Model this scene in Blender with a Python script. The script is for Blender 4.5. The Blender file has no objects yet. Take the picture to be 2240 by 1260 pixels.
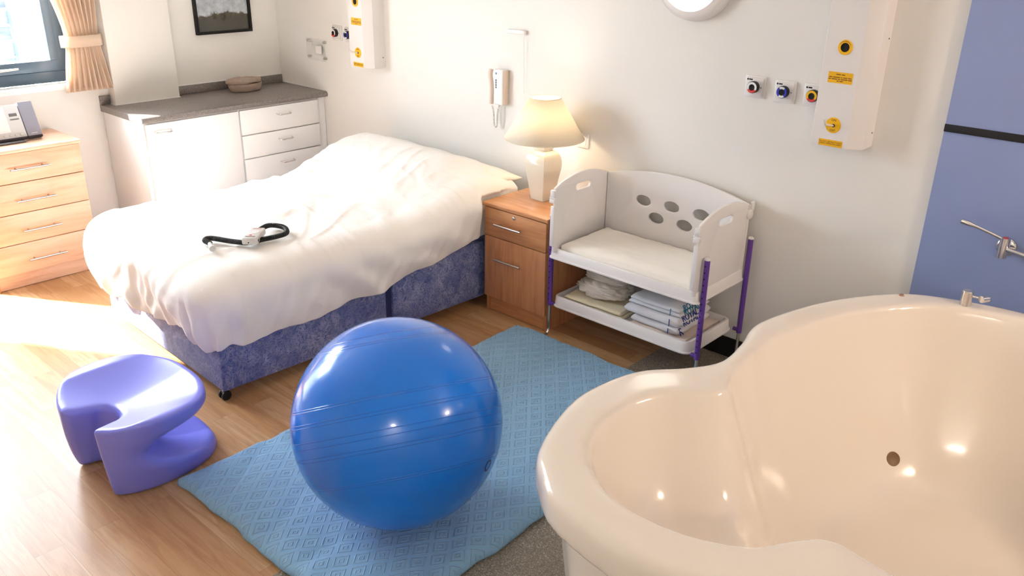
import bpy, bmesh, math, random
import numpy as np
from mathutils import Vector, Matrix, noise
random.seed(7)
PI = math.pi
SC = bpy.context.scene
COL = SC.collection

# ------------------------------------------------------------------ camera
YAW, PIT, ROL = 0.734540806, 0.399560348, 0.0167190575
_f = Vector((-math.sin(YAW)*math.cos(PIT), math.cos(YAW)*math.cos(PIT), -math.sin(PIT)))
_r0 = Vector((math.cos(YAW), math.sin(YAW), 0)); _u0 = _r0.cross(_f)
_r = math.cos(ROL)*_r0 + math.sin(ROL)*_u0
_u = -math.sin(ROL)*_r0 + math.cos(ROL)*_u0
cam_d = bpy.data.cameras.new('camera'); cam = bpy.data.objects.new('camera', cam_d); COL.objects.link(cam)
CAM = Vector((5.36, -3.45, 1.9))
cam.matrix_world = Matrix(((_r.x, _u.x, -_f.x, CAM.x), (_r.y, _u.y, -_f.y, CAM.y), (_r.z, _u.z, -_f.z, CAM.z), (0, 0, 0, 1)))
cam_d.sensor_fit = 'HORIZONTAL'; cam_d.sensor_width = 36; cam_d.lens = 36*1861.9/2240
cam_d.clip_start = 0.05
SC.camera = cam

# ------------------------------------------------------------------ view and light
SC.view_settings.view_transform = 'Standard'; SC.view_settings.look = 'None'
SC.view_settings.gamma = 1; SC.view_settings.use_curve_mapping = False
SC.view_settings.exposure = 0.62
W = bpy.data.worlds.new('sky'); SC.world = W; W.use_nodes = True
bg = W.node_tree.nodes['Background']; bg.inputs[0].default_value = (0.80, 0.90, 1.0, 1); bg.inputs[1].default_value = 20.0
sun_d = bpy.data.lights.new('sun', 'SUN'); sun_d.energy = 26; sun_d.angle = math.radians(1.2); sun_d.color = (1, .97, .93)
sun = bpy.data.objects.new('sun', sun_d); COL.objects.link(sun)
sun.location = (-6, -6, 6)
sun.rotation_euler = Vector((.857, .515, -.765)).to_track_quat('-Z', 'Y').to_euler()
def portal(y0, y1, z0, z1):
    d = bpy.data.lights.new('portal', 'AREA'); d.shape = 'RECTANGLE'; d.size = z1-z0; d.size_y = y1-y0
    d.cycles.is_portal = True
    o = bpy.data.objects.new('portal', d); COL.objects.link(o); o.location = (-.2, (y0+y1)/2, (z0+z1)/2)
    o.rotation_euler = (0, -PI/2, 0)
portal(-2.12, -1.42, 1.03, 2.38); portal(-3.12, -2.15, .1, 2.38)
FILL_PANELS = [(6.5, -4.9, 20)]  # added fill light overhead, out of view
FILL_COL = (1.0, .90, .80)

# ------------------------------------------------------------------ materials
def lin(c):
    return tuple(((v/255)/12.92 if v/255 <= .04045 else ((v/255+.055)/1.055)**2.4) for v in c)
def rgb(c): return (*lin(c), 1)
MATS = {}
def mat(name, color=(200, 200, 200), rough=.5, metal=0, spec=.5, coat=0, sheen=0, trans=0, emis=None, es=0):
    m = bpy.data.materials.new(name); m.use_nodes = True
    b = m.node_tree.nodes['Principled BSDF']; i = b.inputs
    i['Base Color'].default_value = rgb(color); i['Roughness'].default_value = rough; i['Metallic'].default_value = metal
    i['Specular IOR Level'].default_value = spec; i['Coat Weight'].default_value = coat; i['Coat Roughness'].default_value = .08
    i['Sheen Weight'].default_value = sheen; i['Transmission Weight'].default_value = trans
    if emis: i['Emission Color'].default_value = rgb(emis); i['Emission Strength'].default_value = es
    MATS[name] = m
    return m
class N:
    def __init__(s, m): s.m = m; s.t = m.node_tree; s.b = s.t.nodes['Principled BSDF']
    def n(s, ty, **kw):
        x = s.t.nodes.new(ty)
        for k, v in kw.items(): setattr(x, k, v)
        return x
    def l(s, a, b): s.t.links.new(a, b)
    def coord(s, scale=(1, 1, 1), rot=(0, 0, 0), kind='Object', loc=(0, 0, 0)):
        c = s.n('ShaderNodeTexCoord'); mp = s.n('ShaderNodeMapping'); mp.inputs['Scale'].default_value = scale
        mp.inputs['Rotation'].default_value = rot; mp.inputs['Location'].default_value = loc
        s.l(c.outputs[kind], mp.inputs[0]); return mp.outputs[0]
    def noise(s, v, scale=5, detail=4, rough=.5, dist=0):
        x = s.n('ShaderNodeTexNoise'); x.inputs['Scale'].default_value = scale; x.inputs['Detail'].default_value = detail
        x.inputs['Roughness'].default_value = rough; x.inputs['Distortion'].default_value = dist
        s.l(v, x.inputs['Vector']); return x.outputs['Fac']
    def ramp(s, f, stops, interp='LINEAR'):
        x = s.n('ShaderNodeValToRGB'); x.color_ramp.interpolation = interp; e = x.color_ramp.elements
        e[0].position = stops[0][0]; e[0].color = stops[0][1]
        e[1].position = stops[-1][0]; e[1].color = stops[-1][1]
        for p, c in stops[1:-1]:
            k = e.new(p); k.color = c
        s.l(f, x.inputs[0]); return x.outputs[0]
    def mix(s, f, a, b, mode='MIX'):
        x = s.n('ShaderNodeMix', data_type='RGBA', blend_type=mode)
        for sock, v in ((x.inputs[0], f), (x.inputs[6], a), (x.inputs[7], b)):
            if hasattr(v, 'links'): s.l(v, sock)
            elif isinstance(v, (int, float)): sock.default_value = v
            else: sock.default_value = v
        return x.outputs[2]
    def math(s, op, a, b=None, c=None):
        x = s.n('ShaderNodeMath', operation=op)
        for k, v in enumerate((a, b, c)):
            if v is None: continue
            if hasattr(v, 'links'): s.l(v, x.inputs[k])
            else: x.inputs[k].default_value = v
        return x.outputs[0]
    def bump(s, h, strength=.3, dist=.002, prev=None):
        x = s.n('ShaderNodeBump'); x.inputs['Strength'].default_value = strength; x.inputs['Distance'].default_value = dist
        s.l(h, x.inputs['Height'])
        if prev: s.l(prev, x.inputs['Normal'])
        s.l(x.outputs[0], s.b.inputs['Normal']); return x.outputs[0]
    def color(s, c): s.l(c, s.b.inputs['Base Color'])

def wood(name, c1, c2, c3, axis):
    m = mat(name, c1, rough=.38, spec=.4, coat=.15); q = N(m)
    sc = {'x': (1.2, 14, 14), 'y': (14, 1.2, 14), 'z': (14, 14, 1.2)}[axis]
    v = q.coord(sc, kind='Object')
    a = q.noise(v, 2.2, 6, .6, .6); b = q.noise(v, 14, 3, .6)
    col = q.ramp(a, [(.3, rgb(c3)), (.5, rgb(c1)), (.72, rgb(c2))])
    col = q.mix(q.math('MULTIPLY', b, .35), col, rgb(c3))
    q.color(col); q.bump(b, .05, .001); return m
wood('beech_horizontal_y', (224, 182, 152), (234, 194, 166), (208, 160, 128), 'y')
wood('beech_horizontal_x', (218, 158, 110), (230, 172, 124), (196, 132, 86), 'x')
wood('beech_vertical', (212, 150, 104), (224, 164, 118), (190, 126, 82), 'z')
mat('white_paint', (238, 234, 228), .55)
mat('white_laminate', (243, 243, 243), .35)
mat('white_plastic', (232, 228, 226), .28, spec=.5)
mat('trim_white', (245, 245, 243), .4)
mat('switch_white', (240, 236, 232), .3)
mat('chrome', (225, 222, 220), .12, metal=1)
mat('satin_metal', (205, 202, 198), .32, metal=1)
mat('black_rubber', (20, 20, 22), .5)
mat('black_gloss', (12, 12, 13), .25)
mat('black_matte', (9, 9, 10), .8)
mat('blue_panel', (148, 162, 204), .32, spec=.4)
mat('black_strip', (14, 9, 7), .6)
mat('navy_strap', (22, 34, 84), .7)
mat('yellow_label', (240, 184, 4), .45)
mat('print_dark', (110, 64, 8), .6)
mat('print_black', (30, 26, 28), .6)
mat('ring_white', (240, 240, 240), .35); mat('ring_red', (226, 60, 52), .4); mat('ring_blue', (46, 56, 190), .4)
mat('purple_metal', (96, 58, 150), .35, spec=.6)
mat('dark_frame', (84, 104, 122), .35)
mat('cream_ceramic', (228, 220, 202), .12, coat=.6)
mat('speaker_grey', (150, 152, 168), .5); mat('silver_plastic', (214, 216, 218), .3); mat('display_grey', (112, 112, 116), .2)
mat('dark_plastic', (38, 30, 36), .35)
mat('pale_grey_plastic', (214, 211, 206), .35)
mat('red_print', (214, 70, 84), .5)
mat('phone_white', (238, 236, 232), .3); mat('phone_beige', (224, 206, 192), .35); mat('button_grey', (120, 134, 146), .4)
mat('towel_teal', (34, 112, 150), .9); mat('towel_navy', (32, 44, 134), .9)
mat('grey_logo', (20, 44, 84), .6)
mat('keyhole_dark', (40, 30, 26), .6)
mat('overflow_dark', (126, 94, 64), .5)
mat('brass_stud', (150, 118, 92), .4, metal=.4)

m = mat('wall_paint', (236, 233, 228), .62, spec=.3); q = N(m); q.bump(q.noise(q.coord(), 180, 2), .05, .001)
m = mat('ceiling_paint', (244, 242, 238), .8)
# floor planks
m = mat('oak_planks', rough=.36, spec=.42, coat=.0); q = N(m)
v = q.coord(kind='Object'); br = q.n('ShaderNodeTexBrick'); q.l(v, br.inputs['Vector'])
br.offset = .37; br.offset_frequency = 2; br.inputs['Scale'].default_value = 1; br.inputs['Brick Width'].default_value = .92
br.inputs['Row Height'].default_value = .092; br.inputs['Mortar Size'].default_value = .0007; br.inputs['Mortar Smooth'].default_value = .3
br.inputs['Color1'].default_value = (0, 0, 0, 1); br.inputs['Color2'].default_value = (1, 1, 1, 1); br.inputs['Mortar'].default_value = (.35, .35, .35, 1)
br.inputs['Bias'].default_value = 0
base = q.ramp(br.outputs['Color'], [(0, rgb((190, 146, 100))), (.5, rgb((206, 164, 118))), (1, rgb((220, 184, 142)))])
off = q.n('ShaderNodeVectorMath', operation='MULTIPLY_ADD'); q.l(br.outputs['Color'], off.inputs[0]); off.inputs[1].default_value = (7, 3, 5); q.l(v, off.inputs[2])
mp = q.n('ShaderNodeMapping'); mp.inputs['Scale'].default_value = (1.1, 13, 1); q.l(off.outputs[0], mp.inputs[0])
g1 = q.noise(mp.outputs[0], 2.2, 7, .62, 1.3); g2 = q.noise(mp.outputs[0], 13, 4, .6, .4)
c = q.mix(q.ramp(g1, [(.42, (0, 0, 0, 1)), (.62, (.6, .6, .6, 1))]), base, rgb((172, 124, 80)))
c = q.mix(q.math('MULTIPLY', g2, .42), c, rgb((164, 118, 80)))
c = q.mix(q.math('MULTIPLY', br.outputs['Fac'], .5), c, rgb((110, 74, 42)))
q.color(c); q.bump(g2, .06, .001)
# vinyl
m = mat('speckled_vinyl', rough=.45); q = N(m); v = q.coord()
vo = q.n('ShaderNodeTexVoronoi'); vo.inputs['Scale'].default_value = 330; q.l(v, vo.inputs['Vector'])
sp = q.n('ShaderNodeSeparateColor'); q.l(vo.outputs['Color'], sp.inputs[0])
q.color(q.ramp(sp.outputs[0], [(0, rgb((120, 112, 100))), (.35, rgb((146, 138, 124))), (.75, rgb((158, 151, 138))), (.93, rgb((196, 190, 178)))], 'CONSTANT'))
# worktop laminate
m = mat('grey_worktop', rough=.3, spec=.5); q = N(m); v = q.coord()
vo = q.n('ShaderNodeTexVoronoi'); vo.inputs['Scale'].default_value = 420; q.l(v, vo.inputs['Vector'])
sp = q.n('ShaderNodeSeparateColor'); q.l(vo.outputs['Color'], sp.inputs[0])
q.color(q.ramp(sp.outputs[0], [(0, rgb((104, 98, 96))), (.3, rgb((126, 119, 116))), (.7, rgb((138, 131, 127))), (.93, rgb((160, 153, 148)))], 'CONSTANT'))
# linen
def linen(name, c, bs=.25, fold=.5):
    m = mat(name, c, .85, spec=.2, sheen=.15); q = N(m)
    a = q.noise(q.coord((1, 1.7, 1), (0, 0, .6)), 7, 5, .55, 1.0); w = q.noise(q.coord(), 600, 2)
    n1 = q.bump(a, fold, .02); q.bump(w, .12, .001, n1); return m
linen('duvet_cotton', (244, 240, 235), fold=.22)
linen('pillow_cotton', (244, 239, 228), fold=.15)
linen('cot_sheet', (244, 238, 228), fold=.22)
linen('cream_blanket', (236, 226, 196), fold=.3)
linen('cellular_blanket', (222, 213, 200), fold=.4)
def terry(name, c):
    m = mat(name, c, .95, spec=.1, sheen=.4); q = N(m)
    q.bump(q.noise(q.coord(), 420, 3, .7), .7, .003); return m
terry('terry_white', (226, 226, 232)); terry('cloth_pink', (226, 208, 194))
# divan damask
m = mat('divan_damask', rough=.7, sheen=.2); q = N(m); v = q.coord()
a = q.noise(v, 17, 3, .6, 3.6); b = q.noise(v, 34, 4, .65, 2.6)
line = q.math('ABSOLUTE', q.math('SUBTRACT', a, .5)); line2 = q.math('ABSOLUTE', q.math('SUBTRACT', b, .5))
k = q.ramp(line, [(0, (1, 1, 1, 1)), (.05, (.45, .45, .45, 1)), (.12, (0, 0, 0, 1))])
k2 = q.ramp(line2, [(0, (.75, .75, .75, 1)), (.05, (.1, .1, .1, 1)), (.1, (0, 0, 0, 1))])
k = q.math('MAXIMUM', k, k2)
blot = q.ramp(q.noise(v, 9, 3, .5, 1), [(.35, (.3, .3, .3, 1)), (.65, (1, 1, 1, 1))])
base = q.mix(q.noise(v, 18, 3), rgb((40, 56, 118)), rgb((68, 88, 156)))
q.color(q.mix(q.math('MULTIPLY', q.math('MULTIPLY', k, blot), .8), base, rgb((176, 182, 210)))); q.bump(b, .1, .001)
# mat cover: embossed diamonds
m = mat('mat_cotton', (116, 164, 208), .8, sheen=.15); q = N(m)
def diamonds(rotv, s):
    v = q.coord((s, s*.75, s), (0, 0, rotv)); sx = q.n('ShaderNodeSeparateXYZ'); q.l(v, sx.inputs[0])
    a = q.math('ABSOLUTE', q.math('SUBTRACT', q.math('FRACT', sx.outputs[0]), .5)); b = q.math('ABSOLUTE', q.math('SUBTRACT', q.math('FRACT', sx.outputs[1]), .5))
    d = q.math('MAXIMUM', a, b)
    return q.math('ABSOLUTE', q.math('SUBTRACT', q.math('FRACT', q.math('MULTIPLY', d, 4.5)), .5))
e = q.ramp(diamonds(.72, 19), [(0, (1, 1, 1, 1)), (.22, (0, 0, 0, 1))])
wr = q.noise(q.coord((1, .6, 1), (0, 0, .5)), 4, 6, .6, 1.4)
n1 = q.bump(wr, .4, .03); q.bump(e, .8, .004, n1)
q.color(q.mix(q.math('MULTIPLY', e, .5), rgb((134, 180, 218)), rgb((172, 208, 236))))
# gym ball
m = mat('ball_vinyl', (0, 122, 236), .2, spec=.5, coat=.35); q = N(m); m.node_tree.nodes['Principled BSDF'].inputs['Coat Roughness'].default_value = .05
tc = q.n('ShaderNodeTexCoord'); sx = q.n('ShaderNodeSeparateXYZ'); q.l(tc.outputs['Object'], sx.inputs[0])
RB = .347
zz = q.math('DIVIDE', sx.outputs[2], RB)
tot = None
for c0 in (.235, .255, .10, .128, -.03, -.085, -.17, -.20, .72, .74, .80, -.45, -.47):
    g = q.math('SUBTRACT', 1, q.math('MINIMUM', q.math('MULTIPLY', q.math('ABSOLUTE', q.math('SUBTRACT', zz, c0)), 220), 1))
    tot = g if tot is None else q.math('ADD', tot, g)
nn = q.noise(q.coord((1, 1, 8)), 3, 3)
q.bump(q.math('ADD', q.math('MULTIPLY', tot, .8), q.math('MULTIPLY', nn, .06)), .5, .002)
q.color(q.mix(q.math('MINIMUM', q.math('MULTIPLY', tot, .7), 1), rgb((0, 122, 236)), rgb((0, 80, 190))))
# stool
m = mat('stool_plastic', (130, 136, 240), .30, spec=.6); q = N(m); q.bump(q.noise(q.coord(), 260, 2), .06, .001)
# tub
m = mat('tub_acrylic', (240, 229, 215), .16, spec=.5, coat=.3)
# curtain
m = mat('curtain_cotton', (252, 238, 222), .85); q = N(m); v = q.coord((1, 1, 1))
a = q.noise(v, 16, 4, .6, 3.5); l1 = q.math('ABSOLUTE', q.math('SUBTRACT', a, .5))
k = q.ramp(l1, [(0, (1, 1, 1, 1)), (.02, (0, 0, 0, 1))]); k2 = q.ramp(q.noise(v, 5, 1), [(.52, (0, 0, 0, 1)), (.58, (1, 1, 1, 1))])
c = q.mix(q.math('MULTIPLY', k, .7), rgb((250, 234, 216)), rgb((255, 250, 242)))
q.color(q.mix(q.math('MULTIPLY', q.math('MULTIPLY', k, k2), .5), c, rgb((224, 112, 108))))
ma = m.node_tree; tr = ma.nodes.new('ShaderNodeBsdfTranslucent'); tr.inputs[0].default_value = rgb((253, 240, 226)); mx = ma.nodes.new('ShaderNodeMixShader'); mx.inputs[0].default_value = .5
ma.links.new(ma.nodes['Principled BSDF'].outputs[0], mx.inputs[1]); ma.links.new(tr.outputs[0], mx.inputs[2]); ma.links.new(mx.outputs[0], ma.nodes['Material Output'].inputs[0])
# lamp shade
m = mat('lamp_shade_fabric', (250, 245, 232), .8); ma = m.node_tree; tr = ma.nodes.new('ShaderNodeBsdfTranslucent'); tr.inputs[0].default_value = rgb((253, 244, 226)); mx = ma.nodes.new('ShaderNodeMixShader'); mx.inputs[0].default_value = .42
ma.links.new(ma.nodes['Principled BSDF'].outputs[0], mx.inputs[1]); ma.links.new(tr.outputs[0], mx.inputs[2]); ma.links.new(mx.outputs[0], ma.nodes['Material Output'].inputs[0])
mat('bulb_glow', (255, 240, 210), emis=(255, 226, 176), es=14)
mat('round_light_glow', (255, 255, 255), .4, emis=(255, 246, 230), es=2.2)
mat('warm_light_glow', (255, 255, 255), .4, emis=(255, 205, 150), es=9)
mat('fill_glow', (255, 255, 255), .4, emis=(255, 230, 200), es=4)
# glass
def glass(name, tint=(255, 255, 255), rough=.0, mixf=.0):
    m = bpy.data.materials.new(name); m.use_nodes = True; t = m.node_tree; t.nodes.clear()
    o = t.nodes.new('ShaderNodeOutputMaterial'); a = t.nodes.new('ShaderNodeBsdfTransparent'); a.inputs[0].default_value = rgb(tint)
    g = t.nodes.new('ShaderNodeBsdfGlossy'); g.inputs['Roughness'].default_value = rough
    lw = t.nodes.new('ShaderNodeLayerWeight'); lw.inputs[0].default_value = .5; x = t.nodes.new('ShaderNodeMixShader')
    pw = t.nodes.new('ShaderNodeMath'); pw.operation = 'POWER'; t.links.new(lw.outputs['Facing'], pw.inputs[0]); pw.inputs[1].default_value = 4
    f = t.nodes.new('ShaderNodeMath'); f.operation = 'MULTIPLY_ADD'; t.links.new(pw.outputs[0], f.inputs[0]); f.inputs[1].default_value = .8; f.inputs[2].default_value = .03
    t.links.new(f.outputs[0], x.inputs[0]); t.links.new(a.outputs[0], x.inputs[1]); t.links.new(g.outputs[0], x.inputs[2]); t.links.new(x.outputs[0], o.inputs[0])
    MATS[name] = m
glass('window_glass'); glass('clear_acrylic', (254, 255, 255), .05)
# fence
m = mat('fence_timber', rough=.85); q = N(m); v = q.coord((6, .8, 6)); a = q.noise(v, 3, 5, .6, 1)
q.color(q.ramp(a, [(.3, rgb((62, 70, 84))), (.6, rgb((98, 102, 112)))]))
mat('fence_post', (66, 78, 96), .9)
m = mat('patio_ground', (200, 198, 190), .9)
# picture
m = mat('picture_print', rough=.5); q = N(m); tc = q.n('ShaderNodeTexCoord'); sx = q.n('ShaderNodeSeparateXYZ'); q.l(tc.outputs['Object'], sx.inputs[0])
v = q.coord((1, 1, 1)); n1 = q.noise(v, 14, 6, .65); n2 = q.noise(v, 60, 5, .7)
zz = q.math('ADD', sx.outputs[2], q.math('MULTIPLY', n1, .10))
sky = q.ramp(n1, [(.35, rgb((160, 166, 176))), (.6, rgb((206, 210, 216)))])
land = q.ramp(n2, [(.3, rgb((34, 30, 20))), (.55, rgb((78, 68, 50))), (.75, rgb((112, 104, 70)))])
sea = q.ramp(n2, [(.3, rgb((50, 47, 41))), (.7, rgb((74, 69, 60)))])
k1 = q.ramp(zz, [(0.168, (0, 0, 0, 1)), (.180, (1, 1, 1, 1))]); k0 = q.ramp(zz, [(.14, (0, 0, 0, 1)), (.15, (1, 1, 1, 1))])
q.color(q.mix(k1, q.mix(k0, sea, land), sky))
m = mat('stone_basket', (150, 128, 112), .75); q = N(m)
wv = q.n('ShaderNodeTexWave'); wv.inputs['Scale'].default_value = 60; wv.bands_direction = 'Z'; wv.inputs['Distortion'].default_value = 2; q.l(q.coord(), wv.inputs['Vector'])
q.bump(wv.outputs['Fac'], .5, .003); q.color(q.mix(q.noise(q.coord(), 25), rgb((158, 138, 124)), rgb((188, 170, 156))))

# ------------------------------------------------------------------ helpers
def link(name, me, m=None, parent=None, smooth=False):
    o = bpy.data.objects.new(name, me); COL.objects.link(o)
    if m is not None: me.materials.append(MATS[m] if isinstance(m, str) else m)
    if smooth: me.polygons.foreach_set('use_smooth', [True]*len(me.polygons))
    if parent is not None:
        root = parent
        off = Vector((0, 0, 0))
        while root is not None:
            off += root.location if root.parent is None else Vector((0, 0, 0)); root = root.parent
        me.transform(Matrix.Translation(-off)); o.parent = parent
    return o
def bm_obj(name, bm, m=None, parent=None, smooth=False, sharp=None):
    me = bpy.data.meshes.new(name); bmesh.ops.recalc_face_normals(bm, faces=bm.faces); bm.to_mesh(me); bm.free()
    o = link(name, me, m, parent, smooth)
    if sharp is not None: me.set_sharp_from_angle(angle=math.radians(sharp))
    return o
def thing(name, label, cat, loc, group=None):
    o = bpy.data.objects.new(name, None); COL.objects.link(o); o.location = loc; o.empty_display_size = .05
    o['label'] = label; o['category'] = cat
    if group: o['group'] = group
    return o
def tag(o, label, cat, group=None):
    o['label'] = label; o['category'] = cat
    if group: o['group'] = group
    return o
def single(o, loc):
    """give a one-mesh thing its own origin"""
    o.data.transform(Matrix.Translation(-Vector(loc))); o.location = loc; return o
def structure(o): o['kind'] = 'structure'; return o
def add_box(bm, x0, x1, y0, y1, z0, z1, bev=0, seg=2):
    vs = [bm.verts.new((x, y, z)) for x in (x0, x1) for y in (y0, y1) for z in (z0, z1)]
    fs = [bm.faces.new([vs[i] for i in q]) for q in ((0, 1, 3, 2), (4, 6, 7, 5), (0, 4, 5, 1), (2, 3, 7, 6), (0, 2, 6, 4), (1, 5, 7, 3))]
    if bev:
        es = list({e for f in fs for e in f.edges})
        bmesh.ops.bevel(bm, geom=es, offset=bev, segments=seg, profile=.5, affect='EDGES')
def box(name, x0, x1, y0, y1, z0, z1, m, parent=None, bev=.003, seg=2):
    bm = bmesh.new(); add_box(bm, x0, x1, y0, y1, z0, z1, bev, seg)
    return bm_obj(name, bm, m, parent, bool(bev), 35 if bev else None)
def add_tube(bm, pts, r, seg=12, cap=True):
    pts = [Vector(p) for p in pts]; rings = []
    up = Vector((0, 0, 1)); prev = None
    for i, p in enumerate(pts):
        t = (pts[min(i+1, len(pts)-1)] - pts[max(i-1, 0)]).normalized()
        if prev is None:
            a = up if abs(t.z) < .9 else Vector((1, 0, 0)); nrm = t.cross(a).normalized()
        else:
            nrm = (prev - t*prev.dot(t)).normalized()
        prev = nrm; b = t.cross(nrm)
        rr = r[i] if isinstance(r, (list, tuple)) else r
        rings.append([bm.verts.new(p + rr*(math.cos(2*PI*k/seg)*nrm + math.sin(2*PI*k/seg)*b)) for k in range(seg)])
    for a, b in zip(rings, rings[1:]):
        for k in range(seg): bm.faces.new((a[k], a[(k+1) % seg], b[(k+1) % seg], b[k]))
    if cap:
        bm.faces.new(rings[0][::-1]); bm.faces.new(rings[-1])
def tube(name, pts, r, m, parent=None, seg=12):
    bm = bmesh.new(); add_tube(bm, pts, r, seg); return bm_obj(name, bm, m, parent, True, 50)
def add_lathe(bm, prof, M=Matrix(), seg=48, close=True):
    """prof: list of (r,z) in local space, revolve about z, transform by M"""
    rings = []
    for r_, z_ in prof:
        if r_ < 1e-6: rings.append([bm.verts.new(M @ Vector((0, 0, z_)))])
        else: rings.append([bm.verts.new(M @ Vector((r_*math.cos(2*PI*k/seg), r_*math.sin(2*PI*k/seg), z_))) for k in range(seg)])
    for a, b in zip(rings, rings[1:]):
        for k in range(seg):
            k2 = (k+1) % seg
            if len(a) == 1 and len(b) == 1: continue
            if len(a) == 1: bm.faces.new((a[0], b[k2], b[k]))
            elif len(b) == 1: bm.faces.new((a[k], a[k2], b[0]))
            else: bm.faces.new((a[k], a[k2], b[k2], b[k]))
def lathe(name, prof, M, m, parent=None, seg=48, sharp=40):
    bm = bmesh.new(); add_lathe(bm, prof, M, seg); return bm_obj(name, bm, m, parent, True, sharp)
def frame(o, ex, ey, ez):
    o, ex, ey, ez = Vector(o), Vector(ex), Vector(ey), Vector(ez)
    return Matrix(((ex.x, ey.x, ez.x, o.x), (ex.y, ey.y, ez.y, o.y), (ex.z, ey.z, ez.z, o.z), (0, 0, 0, 1)))
def BW(x, y, z):   # frame on the back wall, local x right, y up, z out of the wall
    return frame((x, y, z), (1, 0, 0), (0, 0, 1), (0, -1, 0))
def LW(x, y, z):   # frame on the left wall, local x along +y, local y up, z out
    return frame((x, y, z), (0, 1, 0), (0, 0, 1), (1, 0, 0))
def from_curve(cu):
    o = bpy.data.objects.new('tmp', cu); COL.objects.link(o)
    dg = bpy.context.evaluated_depsgraph_get(); dg.update()
    me = bpy.data.meshes.new_from_object(o.evaluated_get(dg)); bpy.data.objects.remove(o); bpy.data.curves.remove(cu)
    me.materials.clear(); return me
def plate(name, loops, thick, M, m, parent=None, bevel=.002):
    """2D outlines (first outer, others holes) extruded symmetric about z=0, moved by M"""
    cu = bpy.data.curves.new('tmpc', 'CURVE'); cu.dimensions = '2D'; cu.fill_mode = 'BOTH'
    cu.extrude = max(thick/2-bevel, .0001); cu.bevel_depth = bevel; cu.bevel_resolution = 2; cu.offset = -bevel
    for L in loops:
        s = cu.splines.new('POLY'); s.points.add(len(L)-1); s.use_cyclic_u = True
        for p, c in zip(s.points, L): p.co = (c[0], c[1], 0, 1)
    me = from_curve(cu)
    bm = bmesh.new(); bm.from_mesh(me); bmesh.ops.remove_doubles(bm, verts=bm.verts, dist=1e-5); bm.transform(M)
    bpy.data.meshes.remove(me); return bm_obj(name, bm, m, parent, True, 35)
def text(name, s, size, M, m, parent=None, ext=.0003, align='CENTER', fn=None):
    cu = bpy.data.curves.new('tmpt', 'FONT'); cu.body = s; cu.size = size; cu.align_x = align; cu.align_y = 'CENTER'; cu.extrude = ext
    me = from_curve(cu)
    if fn:
        for v in me.vertices: v.co = fn(v.co)
    me.transform(M); return link(name, me, m, parent)
def circle(cx, cy, r, n=32, ry=None):
    ry = ry or r; return [(cx+r*math.cos(2*PI*k/n), cy+ry*math.sin(2*PI*k/n)) for k in range(n)]
def stadium(cx, cy, hw, r, n=10):
    return [(cx+hw+r*math.cos(-PI/2+PI*k/n), cy+r*math.sin(-PI/2+PI*k/n)) for k in range(n+1)] + [(cx-hw+r*math.cos(PI/2+PI*k/n), cy+r*math.sin(PI/2+PI*k/n)) for k in range(n+1)]
def rrect(x0, x1, y0, y1, r, n=6):
    out = []
    for cx, cy, a in ((x1-r, y0+r, -PI/2), (x1-r, y1-r, 0), (x0+r, y1-r, PI/2), (x0+r, y0+r, PI)):
        out += [(cx+r*math.cos(a+PI/2*k/n), cy+r*math.sin(a+PI/2*k/n)) for k in range(n+1)]
    return out
def catmull(P, closed=True, n=10):
    P = [Vector(p) for p in P]; out = []; N_ = len(P); rng = range(N_) if closed else range(N_-1)
    g = (lambda i: P[i % N_]) if closed else (lambda i: P[max(0, min(N_-1, i))])
    for i in rng:
        a, b, c, d = g(i-1), g(i), g(i+1), g(i+2)
        for k in range(n):
            t = k/n; out.append(.5*((2*b)+(-a+c)*t+(2*a-5*b+4*c-d)*t*t+(-a+3*b-3*c+d)*t**3))
    if not closed: out.append(P[-1])
    return out
def sstep(a, b, x):
    t = np.clip((x-a)/(b-a), 0, 1); return t*t*(3-2*t)
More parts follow.
